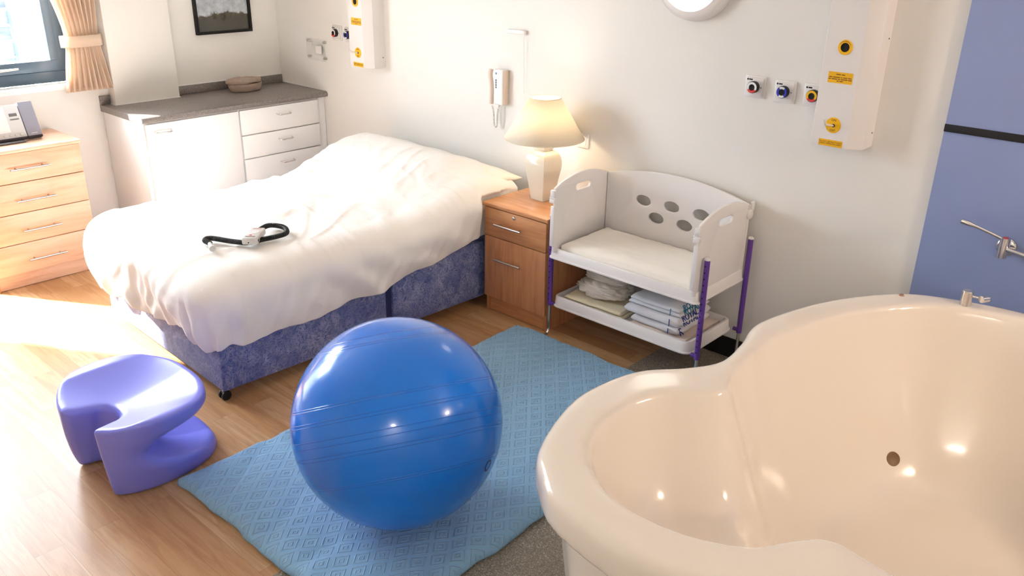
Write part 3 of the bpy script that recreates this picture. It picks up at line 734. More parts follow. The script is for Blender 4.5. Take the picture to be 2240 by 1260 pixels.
# lamp
lp = thing('table_lamp', 'lit table lamp with white ceramic base on bedside cabinet', 'lamp', (2.645, -.185, .611))
LX, LY = 2.622, -.195
def square_loft(levels, m, name, parent, rot=0.0, rr=.10):
    bm = bmesh.new(); rings = []
    for hw, z, rd in levels:
        L = rrect(-hw, hw, -hw, hw, rd, 4)
        rings.append([bm.verts.new((LX+x*math.cos(rot)-y*math.sin(rot), LY+x*math.sin(rot)+y*math.cos(rot), z)) for x, y in L])
    for a, b in zip(rings, rings[1:]):
        for k in range(len(a)): k2 = (k+1) % len(a); bm.faces.new((a[k], a[k2], b[k2], b[k]))
    bm.faces.new(rings[0][::-1]); bm.faces.new(rings[-1]); return bm_obj(name, bm, m, parent, True, 42)
cz = catmull([(.043, .612, 0), (.050, .66, 0), (.058, .72, 0), (.067, .78, 0), (.066, .82, 0), (.055, .852, 0), (.036, .868, 0)], False, 5)
lv = [(p.x, p.y, .0035) for p in cz] + [(.033, .869, .003), (.033, .874, .003), (.036, .876, .003), (.036, .892, .003), (.028, .895, .003), (.014, .897, .003), (.014, .925, .003)]
square_loft(lv, 'cream_ceramic', 'lamp_base', lp, rot=-.05)
SZ0, SZ1 = .930, 1.132
bm = bmesh.new(); add_lathe(bm, [(.203, SZ0), (.079, SZ1)], Matrix.Translation((LX, LY, 0)), 72)
sh = bm_obj('lamp_shade', bm, 'lamp_shade_fabric', lp, True); md = sh.modifiers.new('t', 'SOLIDIFY'); md.thickness = .0015
for r_, z in ((.2035, SZ0), (.0795, SZ1)):
    bm = bmesh.new(); add_tube(bm, [(LX+r_*math.cos(a), LY+r_*math.sin(a), z) for a in [2*PI*k/72 for k in range(73)]], .0022, 6, False); bm_obj('rim', bm, 'lamp_shade_fabric', sh, True)
bm = bmesh.new(); add_tube(bm, [(LX, LY, .926), (LX, LY, .957)], .013, 16)
for a in (0, PI*2/3, PI*4/3): add_tube(bm, [(LX, LY, .95), (LX+.1*math.cos(a), LY+.1*math.sin(a), .945), (LX+.178*math.cos(a), LY+.178*math.sin(a), .935)], .0015, 6)
bm_obj('bulb_holder', bm, 'white_plastic', lp, True)
lathe('bulb', [(0, .955), (.012, .955), (.014, .975), (.028, 1.0), (.030, 1.02), (.022, 1.042), (0, 1.05)], Matrix.Translation((LX, LY, 0)), 'bulb_glow', lp, 24)
pd = bpy.data.lights.new('bulb_light', 'POINT'); pd.energy = 8; pd.color = (1, .85, .66); pd.shadow_soft_size = .034
po = bpy.data.objects.new('bulb_light', pd); COL.objects.link(po); po.location = (LX, LY, 1.02)
tube('lamp_flex', catmull([(2.60, -.14, .62), (2.56, -.05, .616), (2.50, -.03, .614)], False, 6), .0025, 'white_plastic', lp, 8)

# ------------------------------------------------------------------ wall items on the back wall
def backplate(name, x0, x1, z0, z1, t, m, parent, bev=.003, y=0): return box(name, x0, x1, y-t, y-.0005, z0, z1, m, parent, bev)
so = thing('wall_socket', 'white double wall socket beside the lamp shade', 'socket', (2.722, 0, .905))
backplate('faceplate', 2.685, 2.762, .866, .942, .010, 'switch_white', so)
box('socket_face', 2.700, 2.747, -.013, -.0102, .882, .926, 'ring_white', so, .001); box('switch', 2.729, 2.741, -.0165, -.0132, .905, .918, 'switch_white', so, .001)
def gas_outlet(x, z, ring, lab):
    t_ = thing('gas_outlet', lab, 'medical gas outlet', (x, 0, z), None)
    backplate('backplate', x-.048, x+.048, z-.046, z+.046, .008, 'switch_white', t_)
    box('front_plate', x-.040, x+.040, -.016, -.0082, z-.038, z+.040, 'white_plastic', t_, .002)
    c = lathe('collar', [(.0, .022), (.023, .022), (.025, .019), (.025, 0)], BW(x, -.016, z+.001), 'black_gloss', t_, 40)
    segs = {'white': [('ring_white', 0, 1)], 'oxygen': [('ring_white', -30, 210), ('ring_red', 210, 330)], 'blue': [('ring_white', 55, 125), ('ring_blue', 125, 235), ('ring_white', 235, 305), ('ring_blue', -55, 55)], 'yellow': [('yellow_label', -35, 215), ('ring_red', 215, 325)]}[ring]
    for mm, a0, a1 in segs:
        bm = bmesh.new(); n = 24; M_ = BW(x, -.0385, z+.001); ro = []; ri = []
        for k in range(n+1):
            a = math.radians(a0+(a1-a0)*k/n); ro.append(bm.verts.new(M_ @ Vector((.0225*math.cos(a), .0225*math.sin(a), .0006)))); ri.append(bm.verts.new(M_ @ Vector((.0135*math.cos(a), .0135*math.sin(a), .0006))))
        for k in range(n): bm.faces.new((ri[k], ro[k], ro[k+1], ri[k+1]))
        ext = bmesh.ops.extrude_face_region(bm, geom=bm.faces[:]); 
        for v in [g for g in ext['geom'] if isinstance(g, bmesh.types.BMVert)]: v.co.y += .0005
        bm_obj('colour_band', bm, mm, c)
    lathe('probe_hole', [(0, .0002), (.010, .0002), (.0125, .002), (.0132, 0)], BW(x, -.0383, z+.001), 'black_matte', c, 32)
    for sx_ in (-.031, .031): lathe('screw', [(0, .001), (.002, .001), (.0025, 0)], BW(x+sx_, -.0162, z), 'keyhole_dark', t_, 12)
    lathe('maker_dot', [(0, .0004), (.0042, .0004), (.0042, 0)], BW(x-.033, -.0162, z+.031), 'print_black', t_, 16)
    box('maker_mark', x-.027, x-.011, -.0167, -.0162, z+.028, z+.034, 'print_black', t_, 0)
    return t_
gas_outlet(3.638, 1.290, 'oxygen', 'white and red ringed gas outlet, leftmost of right-hand three')
gas_outlet(3.775, 1.287, 'blue', 'blue ringed gas outlet between two others left of right panel')
gas_outlet(3.905, 1.288, 'yellow', 'yellow and red ringed gas outlet half behind right wall panel')
gas_outlet(.695, 1.264, 'oxygen', 'white and red ringed gas outlet nearest the acrylic sign')
gas_outlet(.825, 1.262, 'blue', 'blue ringed gas outlet beside the left wall panel')

def service_panel(x0, x1, z0, lab, full=True):
    xc = (x0+x1)/2; t_ = thing('service_panel', lab, 'wall panel', (xc, 0, z0))
    L = [(x0, 0), (x0, -.122), (x0+.004, -.128), (x1-.052, -.128), (x1-.012, -.100), (x1, -.088), (x1, 0)]
    bm = bmesh.new(); a = [bm.verts.new((x, y, z0)) for x, y in L]; b = [bm.verts.new((x, y, 2.25)) for x, y in L]
    bm.faces.new(a); bm.faces.new(b[::-1])
    for k in range(len(L)): k2 = (k+1) % len(L); bm.faces.new((a[k], b[k], b[k2], a[k2]))
    bmesh.ops.bevel(bm, geom=[e for e in bm.edges if abs(e.verts[0].co.z-e.verts[1].co.z) < .001 and min(e.verts[0].co.z, e.verts[1].co.z) < z0+.01 and e.verts[0].co.y+e.verts[1].co.y < -.05], offset=.004, segments=2, affect='EDGES')
    bm_obj('housing', bm, 'white_plastic', t_, True, 25)
    fy = -.128; px = x0+.082; w = .048
    rg = lathe('inlet_ring', [(.017, .002), (.0175, .004), (.027, .004), (.0285, 0)], BW(px, fy, z0+.385), 'yellow_label', t_, 40)
    lathe('inlet_hole', [(0, .0006), (.0165, .0006), (.018, .004), (.0185, 0)], BW(px, fy, z0+.385), 'black_matte', rg, 32)
    for k in range(11):   # worn lettering around the ring
        a = math.radians(150-k*12); M_ = BW(px, fy, z0+.385) @ Matrix.Translation((.0228*math.cos(a), .0228*math.sin(a), .0042)) @ Matrix.Rotation(a-PI/2, 4, 'Z')
        bm = bmesh.new(); add_box(bm, -.0013, .0013, -.0016, .0016, 0, .0002); bm.transform(M_); bm_obj('ring_mark', bm, 'print_dark', rg)
    l1 = box('warning_label', px-w, px+w, fy-.0012, fy-.0002, z0+.250, z0+.292, 'yellow_label', t_, 0)
    for zz_, ws in ((.283, (.018, .014)), (.272, (.012, .028, .006, .016, .014)), (.265, (.010, .022, .008, .026, .014)), (.258, (.008, .014))):
        tw = sum(ws)+.003*(len(ws)-1); xx = px-tw/2
        bm = bmesh.new()
        for w_ in ws: add_box(bm, xx, xx+w_, fy-.0016, fy-.0012, z0+zz_-.0016, z0+zz_+.0016); xx += w_+.003
        bm_obj('print_line', bm, 'print_dark', l1)
    l2 = box('warning_label', px-w+.002, px+w+.002, fy-.0012, fy-.0002, z0+.004, z0+.030, 'yellow_label', t_, 0)
    text('lettering', 'DO NOT OBSTRUCT PORTS\nCHECK OPERATION DAILY', .0072, BW(px+.002, fy-.0014, z0+.0175), 'print_dark', l2)
    dk = lathe('switch_plate', [(0, .0012), (.0305, .0012), (.031, 0)], BW(px+.002, fy, z0+.088), 'yellow_label', t_, 48)
    text('lettering', 'ON', .012, BW(px+.002, fy-.0014, z0+.108), 'print_dark', dk); text('lettering', 'OFF', .012, BW(px+.002, fy-.0014, z0+.068), 'print_dark', dk)
    lathe('toggle_boss', [(0, .004), (.005, .004), (.0065, .0015), (.0065, 0)], BW(px+.003, fy-.0012, z0+.087), 'keyhole_dark', dk, 20)
    tube('toggle_lever', [(px+.003, fy-.004, z0+.087), (px-.006, fy-.028, z0+.092), (px-.012, fy-.042, z0+.096), (px-.014, fy-.050, z0+.108), (px-.014, fy-.052, z0+.116)], [.0035, .005, .0055, .004, .003], 'cream_ceramic', dk, 10)
    for zz_ in (.06, .42):
        lathe('screw', [(0, .0012), (.003, .0012), (.0035, 0)], frame((x1, -.02, z0+zz_), (0, 1, 0), (0, 0, 1), (1, 0, 0)), 'keyhole_dark', t_, 12)
    return t_
service_panel(3.965, 4.165, 1.118, 'tall white wall panel with yellow labels near blue panelling')
service_panel(.975, 1.165, 1.098, 'tall white wall panel with yellow labels above the bed')

# round wall light
rl = thing('round_wall_light', 'round white wall light glowing at the top edge', 'wall light', (3.305, 0, 1.725))
lathe('rim', [(.150, .062), (.168, .060), (.186, .045), (.192, .020), (.192, 0)], BW(3.305, 0, 1.728), 'white_plastic', rl, 64)
lathe('diffuser', [(0, .070), (.06, .069), (.12, .065), (.152, .058), (.156, .04)], BW(3.305, 0, 1.728), 'round_light_glow', rl, 64)

# warm wall light on the right wall, seen only as reflections
rl2 = thing('wall_lamp', 'round warm wall light on the right wall above the tub', 'wall light', (RX, -.75, 1.95))
MR = frame((RX, -.75, 1.95), (0, 1, 0), (0, 0, 1), (-1, 0, 0))
lathe('rim', [(.150, .062), (.168, .060), (.186, .045), (.192, .020), (.192, 0)], MR, 'white_plastic', rl2, 48)
lathe('diffuser', [(0, .070), (.06, .069), (.12, .065), (.152, .058), (.156, .04)], MR, 'warm_light_glow', rl2, 48)
d = bpy.data.lights.new('wall_lamp_light', 'AREA'); d.shape = 'DISK'; d.size = .3; d.energy = 19; d.color = (1, .80, .62)
lo = bpy.data.objects.new('wall_lamp_light', d); COL.objects.link(lo); lo.location = (RX-.08, -.75, 1.95); lo.rotation_euler = (0, PI/2, 0)

# pull cord unit
pc = thing('pull_cord', 'small white pull cord outlet high above the wall phone', 'cord', (2.26, 0, 1.39))
backplate('bracket', 2.20, 2.32, 1.392, 1.412, .022, 'switch_white', pc); tube('cord', [(2.312, -.018, 1.392), (2.314, -.012, 1.25), (2.314, -.010, 1.10)], .0014, 'phone_white', pc, 6)
lathe('cord_end', [(0, 0), (.004, .002), (.004, .01), (0, .014)], Matrix.Translation((2.314, -.010, 1.088)), 'phone_white', pc, 12)

# wall phone
ph = thing('wall_phone', 'white and beige wall phone handset hanging beside the lamp', 'telephone', (2.15, 0, 1.11))
bd = box('phone_body', 2.125, 2.192, -.045, -.001, 1.01, 1.20, 'phone_white', ph, .008, 3)
box('side_trim', 2.170, 2.198, -.038, -.001, 1.012, 1.198, 'phone_beige', ph, .006)
bm = bmesh.new(); P = [(2.103, -.040, 1.197), (2.101, -.046, 1.17), (2.103, -.038, 1.11), (2.105, -.040, 1.05), (2.107, -.044, 1.010)]
add_tube(bm, catmull(P, False, 5), .0125, 14); bm_obj('handset', bm, 'phone_beige', ph, True, 60)
lathe('indicator', [(0, .003), (.006, .002), (.0065, 0)], BW(2.143, -.045, 1.178), 'button_grey', bd, 20)
for k in range(4): lathe('button', [(0, .003), (.0052, .002), (.006, 0)], BW(2.143, -.045, 1.142-k*.0125), 'button_grey', bd, 16)
for k in range(6): box('vent', 2.178, 2.188, -.0392, -.038, 1.178-k*.005, 1.180-k*.005, 'button_grey', ph, 0)
coil([(2.108, -.040, 1.0), (2.112, -.03, .96), (2.116, -.03, .90), (2.128, -.03, .884), (2.138, -.03, .90), (2.142, -.03, .96), (2.150, -.025, 1.012)], .004, .0022, .006, 'curly_cord', ph).data.materials[0] = MATS['phone_white']

# acrylic sign
sg = thing('acrylic_sign', 'clear acrylic notice plate with four chrome studs on wall', 'sign', (.467, 0, 1.07))
box('sign_plate', .366, .572, -.022, -.018, 1.070, 1.208, 'clear_acrylic', sg, .001)
for x in (.382, .556):
    for z in (1.088, 1.190): lathe('stud', [(0, .024), (.007, .024), (.008, .022), (.008, 0)], BW(x, -.0005, z), 'satin_metal', sg, 16)
box('notice_text', .470, .535, -.0228, -.0222, 1.115, 1.165, 'white_plastic', sg, 0)
box('notice_text', .395, .43, -.0228, -.0222, 1.165, 1.178, 'white_plastic', sg, 0)

# blue wall panelling
o = box('wall_panelling', 4.424, RX-.002, -.014, -.0005, 0, RH, 'blue_panel', bev=.001); o.name = 'wall_back_blue'; structure(o)
o = box('trim_1', 4.424, RX-.002, -.020, -.0142, 1.226, 1.254, 'black_strip', bev=.001); structure(o)

# lever tap
tp = thing('lever_tap', 'chrome lever tap fixed on the blue wall panelling', 'tap', (4.715, -.014, .85))
lathe('wall_rose', [(0, .010), (.028, .010), (.034, .006), (.036, 0)], BW(4.722, -.0145, .842), 'chrome', tp, 40)
vb = tube('valve_body', [(4.722, -.060, .812), (4.722, -.060, .888)], [.017, .0175], 'chrome', tp, 28)
tube('inlet_neck', [(4.722, -.022, .842), (4.722, -.060, .842)], .014, 'chrome', tp, 20)
lathe('hot_mark', [(0, .001), (.009, .001), (.0095, 0)], Matrix.Translation((4.722, -.060, .888)), 'ring_red', vb, 20)
bm = bmesh.new(); add_tube(bm, [(4.712, -.066, .884), (4.66, -.085, .905), (4.615, -.10, .922)], [.0055, .0055, .006], 12)
add_tube(bm, [(4.625, -.098, .918), (4.60, -.106, .926), (4.575, -.112, .932)], [.006, .010, .0095], 14); bm_obj('lever', bm, 'chrome', tp, True, 50)
tube('spout', [(4.722, -.060, .848), (4.80, -.085, .846), (4.88, -.11, .843), (4.90, -.118, .830)], .0095, 'chrome', tp, 16)
# small white corner of dispenser at right frame edge
dp = tag(single(box('soap_dispenser', 4.815, 4.92, -.10, -.0145, .935, 1.03, 'white_plastic', bev=.006), (4.86, -.0145, .935)), 'white dispenser on the blue panelling at the right edge', 'dispenser')

# ------------------------------------------------------------------ birthing tub
TA = np.array([.64, .768]); TC = np.array([.768, -.64]); TO = np.array([4.65, -1.74]); ZR = .74
def tub_loop(half):
    P = [(a, c) for a, c in half] + [(a, -c) for a, c in half[::-1] if abs(c) > 1e-6]
    P = [p for k, p in enumerate(P) if k == 0 or p != P[k-1]]
    return catmull([tuple(TO+TA*a+TC*c)+(0,) for a, c in P], True, 8)
outer = tub_loop([(-.553, 0), (-.535, .12), (-.42, .312), (-.30, .412), (-.18, .466), (-.05, .468), (.07, .497), (.18, .61), (.3, .75), (.6, .886), (.9, .92), (1.1, .825), (1.25, .69), (1.40, .50), (1.50, .25), (1.53, 0)])
inner = tub_loop([(-.428, 0), (-.41, .11), (-.355, .195), (-.26, .275), (-.16, .312), (-.06, .302), (.02, .315), (.07, .40), (.16, .50), (.3, .62), (.6, .765), (.9, .80), (1.1, .71), (1.24, .57), (1.36, .36), (1.41, .15), (1.415, 0)])
h = .0095; x0, x1, y0, y1 = 4.05, 6.45, -2.75, -.1
X = np.arange(x0, x1, h); Y = np.arange(y0, y1, h); Z = np.arange(-.03, .80, h)
gx, gy = np.meshgrid(X, Y, indexing='ij')
do = sdf_poly(gx, gy, outer); di = sdf_poly(gx, gy, inner)
al = (gx-TO[0])*TA[0]+(gy-TO[1])*TA[1]; ac = (gx-TO[0])*TC[0]+(gy-TO[1])*TC[1]
s_ = -di
seat = 1-sstep(-.02, .22, al)
wall_main = .60*np.clip(s_/.24, 0, 1)**.55 + .0
def prof(s_, D, wdt):   # steep wall, rounded into the floor
    t = np.clip(s_/wdt, 0, 1); return D*(1-(1-t)**2.4)
dep = prof(s_, .60, .34)*(1-seat) + prof(s_, .30, .20)*seat
hgt = ZR - dep; hgt = np.where(s_ < 0, ZR+.2, hgt)
gxh, gyh = np.gradient(np.where(s_ < 0, ZR, ZR-dep), h); sl = np.sqrt(1+gxh**2+gyh**2)
Z3 = Z[None, None, :]
lip = do[:, :, None]
zz_ = np.clip((ZR-.10-Z3)/.022, 0, 1); zz_ = zz_*zz_*(3-2*zz_)
side = lip + .055*zz_ + .07*np.clip((ZR-.125-Z3)/.6, 0, 1)
top = Z3 - ZR + 0*lip
body = smax(side, top, .028)
cav = np.where(s_[:, :, None] > 0, (Z3-hgt[:, :, None])/sl[:, :, None], -1.0)
cav2 = np.maximum(cav, 0)*0 + np.minimum(Z3-hgt[:, :, None], 1)/sl[:, :, None]
# distance to cavity: inside the inner outline AND above the floor height
inside = np.maximum(di[:, :, None], -(Z3-hgt[:, :, None])/sl[:, :, None])
Fld = smax(body, -inside, .022)
Fld = np.maximum(Fld, -(Z3-0.0)); Fld = np.where(np.isfinite(Fld), Fld, 1)
me = surface_nets(Fld.astype(np.float64), (x0, y0, -.03), h, 10)
tub = thing('birthing_tub', 'large white moulded birthing tub with small seat lobe', 'bathtub', (4.9, -1.4, 0))
sh_ = link('tub_shell', me, 'tub_acrylic', tub, True)
def floor_h(x, y):
    i = int(round((x-x0)/h)); j = int(round((y-y0)/h)); return float(hgt[i, j])
# overflow hole where the sight line meets the inner wall
d_ = (_r*(1953-1120)/1861.9 - _u*(1004-630)/1861.9 + _f).normalized(); t_ = 1.0
for k in range(4000):
    p = CAM+d_*t_
    if x0 < p.x < x1-.02 and y0 < p.y < y1-.02 and p.z < ZR and p.z < floor_h(p.x, p.y): break
    t_ += .001
hp = p.copy(); e = .02
nrm = Vector((-(floor_h(hp.x+e, hp.y)-floor_h(hp.x-e, hp.y))/(2*e), -(floor_h(hp.x, hp.y+e)-floor_h(hp.x, hp.y-e))/(2*e), 1)).normalized()
ex = nrm.cross(Vector((0, 0, 1))).normalized(); ey = nrm.cross(ex)
lathe('overflow_hole', [(0, .0005), (.0195, .0008), (.0215, .0022), (.024, .002), (.027, -.006)], frame(hp+nrm*.002, ex, ey, nrm), 'overflow_dark', tub, 32)
# fittings on the rim
lathe('rim_stud', [(0, .006), (.006, .005), (.009, 0)], Matrix.Translation((4.535, -.505, ZR)), 'brass_stud', tub, 20)
fx, fy_ = 4.722, -.432
ft = lathe('rim_fitting', [(0, .052), (.016, .052), (.018, .050), (.018, 0)], Matrix.Translation((fx, fy_, ZR)), 'chrome', tub, 28)
bm = bmesh.new(); add_tube(bm, [(fx+.012, fy_, ZR+.035), (fx+.048, fy_+.012, ZR+.034)], .004, 10); add_tube(bm, [(fx+.045, fy_-.004, ZR+.034), (fx+.058, fy_+.020, ZR+.034)], .012, 18); bm_obj('knob', bm, 'chrome', ft, True, 45)

# ------------------------------------------------------------------ floor mat
ma_ = bmesh.new(); mx0, mx1, my0, my1, mt = 2.745, 3.82, -2.335, -.505, .050
nx, ny = 90, 150; G = {}
def mat_z(x, y):
    return mt + .004*nz(x*4, y*4, 2) + .005*nz(x*9+y*5, y*3, 4) - .0055*max(0, .14-abs(nz((x*.9+y*.6)*3.2, (y-x)*.9, 11)))/.14 + .010*nz(x*15, y*3.5, 17)*max(0, 1-(y-my0)/.35) + .006*nz(x*5+y*16, y*4, 27)*max(0, 1-(y-my0)/.6)
def edge(a, s): return .012*nz(a*5, s*3.1, 3)+.006*nz(a*14, s, 9)
prevr = None
def ring_at(k):
    # profile of the edge: k=0 bottom inner .. up and over to the top
    pass
rowsT = {}
for i in range(nx+1):
    for j in range(ny+1):
        x = mx0+(mx1-mx0)*i/nx; y = my0+(my1-my0)*j/ny
        e_ = min(i, nx-i)/nx*(mx1-mx0), min(j, ny-j)/ny*(my1-my0); dd = min(e_)
        ex_ = edge(y, 0 if i < nx/2 else 5)*(1-min(1, e_[0]/.15)); ey_ = edge(x, 9 if j < ny/2 else 14)*(1-min(1, e_[1]/.15))
        rz = mat_z(x, y) - (.014*(1-min(1, dd/.03))**2)
        G[i, j] = ma_.verts.new((x+ex_, y+ey_, rz))
for i in range(nx):
    for j in range(ny): ma_.faces.new((G[i, j], G[i+1, j], G[i+1, j+1], G[i, j+1]))
loop = [(i, 0) for i in range(nx)] + [(nx, j) for j in range(ny)] + [(i, ny) for i in range(nx, 0, -1)] + [(0, j) for j in range(ny, 0, -1)]
prev_l = [G[k] for k in loop]; cxm, cym = (mx0+mx1)/2, (my0+my1)/2
for dz, do_f in ((.022, .008), (.010, .006), (.001, -.008)):
    cur_l = []
    for (i, j) in loop:
        b_ = G[i, j].co; ox = -1 if i == 0 else (1 if i == nx else 0); oy = -1 if j == 0 else (1 if j == ny else 0)
        cur_l.append(ma_.verts.new((b_.x+ox*do_f, b_.y+oy*do_f, dz+(.004*nz(b_.x*12, b_.y*12) if dz > .005 else 0))))
    for k in range(len(loop)): k2 = (k+1) % len(loop); ma_.faces.new((prev_l[k], cur_l[k], cur_l[k2], prev_l[k2]))
    prev_l = cur_l
ma_.faces.new(prev_l)
o = bm_obj('floor_mat', ma_, 'mat_cotton', None, True); single(o, (3.2, -1.4, 0)); tag(o, 'light blue quilted cotton floor mat under the exercise ball', 'mat')

# ------------------------------------------------------------------ exercise ball
BC = Vector((3.462, -1.900, .05+RB*.985))
nax = (-.186*_r + .975*_u + .117*_f).normalized()
bm = bmesh.new(); bmesh.ops.create_uvsphere(bm, u_segments=128, v_segments=80, radius=RB)
Rm = nax.to_track_quat('Z', 'Y').to_matrix().to_4x4(); Ri = Rm.inverted()
flat = .010
for v in bm.verts:
    w = Rm @ v.co
    if w.z < -RB+flat: w.z = -RB+flat; v.co = Ri @ w
ball = bm_obj('exercise_ball', bm, 'ball_vinyl', None, True); ball.matrix_world = Matrix.Translation((BC.x, BC.y, BC.z)) @ Rm
ball.location.z = mat_z(BC.x, BC.y) + RB - flat + .004
tag(ball, 'large glossy blue inflatable exercise ball on the floor mat', 'exercise ball')
bcz = ball.location.z
def ball_mark(name, s, size, ang_r, ang_u, rot):
    """lettering printed on the ball, laid onto its surface"""
    cv = (math.sin(ang_r)*math.cos(ang_u)*_r + math.sin(ang_u)*_u - math.cos(ang_r)*math.cos(ang_u)*_f).normalized()
    t1 = cv.cross(_u).normalized()*-1; t2 = cv.cross(t1).normalized()*-1
    def fn(co):
        a = co.x*math.cos(rot)-co.y*math.sin(rot); b = co.x*math.sin(rot)+co.y*math.cos(rot)
        p = (cv*RB + t1*a + t2*b).normalized()*(RB+.0008)
        return Ri @ p
    cu = bpy.data.curves.new('tmpt', 'FONT'); cu.body = s; cu.size = size; cu.align_x = 'CENTER'; cu.align_y = 'CENTER'
    me = from_curve(cu)
    for v in me.vertices: v.co = fn(v.co)
    o = link(name, me, 'grey_logo'); o.parent = ball; return o
ball_mark('printed_logo', 'O', .055, math.radians(68), math.radians(-20), 1.1)
ball_mark('printed_line', '- - - -', .035, math.radians(69), math.radians(-8), 1.25)
ball_mark('printed_line', '- -', .035, math.radians(64), math.radians(-31), 1.0)

# ------------------------------------------------------------------ violet stool
h = .0055; x0, x1, y0, y1 = 2.12, 2.90, -2.66, -1.96
X = np.arange(x0, x1, h); Y = np.arange(y0, y1, h); Z = np.arange(-.02, .40, h)
x, y, z = np.meshgrid(X, Y, Z, indexing='ij'); H = .335
tz = np.clip(z/H, 0, 1)
A = .205+.090*tz**.75; Bm = .252-.022*tz; cx = 2.45+.03*tz; cy = -2.295-.035*tz
qx, qy = (x-cx)/A, (y-cy)/Bm
rad = (np.abs(qx)**2.3+np.abs(qy)**2.3)**(1/2.3)
bodyd = (rad-1)*np.minimum(A, Bm)*.95
topz = H - .045*np.clip(1-((x-2.50)/.24)**2, 0, 1)*np.clip(1-((y+2.36)/.24)**2, 0, 1) - .012*np.clip(-(y+2.42)/.15, 0, 1) + .008*np.abs(qx)
F1 = smax(bodyd, z-topz, .018); F1 = smax(F1, -z, .012)
# notch in the front
nw = .112-.052*tz; ncx = 2.455+.080*tz; ny_ = -2.470+.012*tz
dn = np.where(y < ny_, np.abs(x-ncx)-nw*(1+.35*np.clip((ny_-y)/.08, 0, 1)), np.sqrt((x-ncx)**2+((y-ny_)*1.25)**2)-nw)
F1 = smax(F1, -dn, .03)
# scoop from the back, between seat and foot
dx = np.clip(np.abs(x-2.5)/.22, 0, 1.3); sy = .29+.13*dx**2; sz = .106-.012*dx
ey = (y+2.0)/sy; ez = (z-.158-.03*dx)/sz
dsc = (np.sqrt(ey**2+np.abs(ez)**2)-1)*sz*.85
dsc = np.where(y > -2.0, (np.abs(ez)-1)*sz, dsc)
F1 = smax(F1, -dsc, .022)
me = surface_nets(F1, (x0, y0, -.02), h, 4)
stl = link('moulded_stool', me, 'stool_plastic', None, True); single(stl, (2.5, -2.33, 0)); stl.location = (2.534, -2.370, 0); tag(stl, 'violet moulded plastic stool with notched seat on wood floor', 'stool')

# ------------------------------------------------------------------ cot trolley
ct = thing('bedside_cot', 'white plastic baby cot on purple legs beside bedside cabinet', 'cot', (3.32, -.24, 0))
def tray(name, x0, x1, y0, y1, z0, z1, rim, m):
    bm = bmesh.new(); lv = [(0.012, z0+.004, 0), (0, z0+.010, 0), (.004, z1-.004, 0), (.007, z1, 0), (.016, z1, 0), (.020, z1-.004, 0), (.024, z0+.016, 0)]
    lv = [(-.006, z0, 0), (-.006, z0+.006, 0), (.000, z0+.008, 0), (.004, z1-.004, 0), (.008, z1, 0), (.018, z1, 0), (.022, z1-.004, 0), (.030, z0+.018, 0)]
    rings = []
    for ins, z, _ in lv: rings.append([bm.verts.new((a, b, z)) for a, b in rrect(x0+ins, x1-ins, y0+ins, y1-ins, max(rim-ins, .004), 6)])
    for a, b in zip(rings, rings[1:]):
        for k in range(len(a)): k2 = (k+1) % len(a); bm.faces.new((a[k], a[k2], b[k2], b[k]))
    bm.faces.new(rings[0][::-1]); bm.faces.new(rings[-1]); return bm_obj(name, bm, m, ct, True, 40)
tray('upper_tray', 2.898, 3.716, -.458, -.028, .432, .482, .018, 'white_plastic')
tray('lower_tray', 2.905, 3.690, -.435, -.045, .172, .226, .04, 'white_plastic')
# panels
def arch(p0, p1, zb, zc, zm, n=24):   # outline with arched top
    L = [(p1, zb), ]; pts = []
    for k in range(n+1):
        t = k/n; a = p1+(p0-p1)*t; pts.append((a, zc+(zm-zc)*(1-(2*t-1)**2)))
    return [(p0, zb), (p1, zb)]+pts
holes = [circle(3.155, .689, .043, 32, .026), circle(3.315, .692, .043, 32, .026), circle(3.477, .689, .043, 32, .026), circle(3.235, .617, .043, 32, .026), circle(3.393, .617, .043, 32, .026)]
plate('back_panel', [arch(2.935, 3.712, .470, .79, .845)]+holes, .012, BW(0, -.060, 0), 'white_plastic', ct, .003)
for nm, xx in (('end_panel', 2.925), ('end_panel', 3.700)):
    o = plate(nm, [arch(-.468, -.045, .468, .785, .832), stadium(-.255, .760, .042, .016)], .014, LW(xx, 0, 0), 'white_plastic', ct, .003)
    d_ = -1 if xx < 3 else 1
    box('edge_rail', xx-.011, xx+.011, -.481, -.469, .500, .70, 'white_plastic', o, .003)
    bm = bmesh.new(); add_box(bm, xx-.016, xx+.016, -.487, -.466, .715, .735, .004); add_box(bm, xx-.013, xx+.013, -.484, -.468, .742, .778, .004); add_tube(bm, [(xx-.018, -.476, .738), (xx+.018, -.476, .738)], .006, 10)
    bm_obj('latch_clip', bm, 'white_plastic', o, True, 40)
    if d_ > 0:
        lathe('rear_hinge', [(0, .012), (.018, .012), (.024, .008), (.026, 0)], frame((xx+.007, -.052, .745), (0, 1, 0), (0, 0, 1), (1, 0, 0)), 'white_plastic', o, 24)
        box('rear_hook', xx+.004, xx+.016, -.046, -.020, .755, .80, 'white_plastic', o, .004)
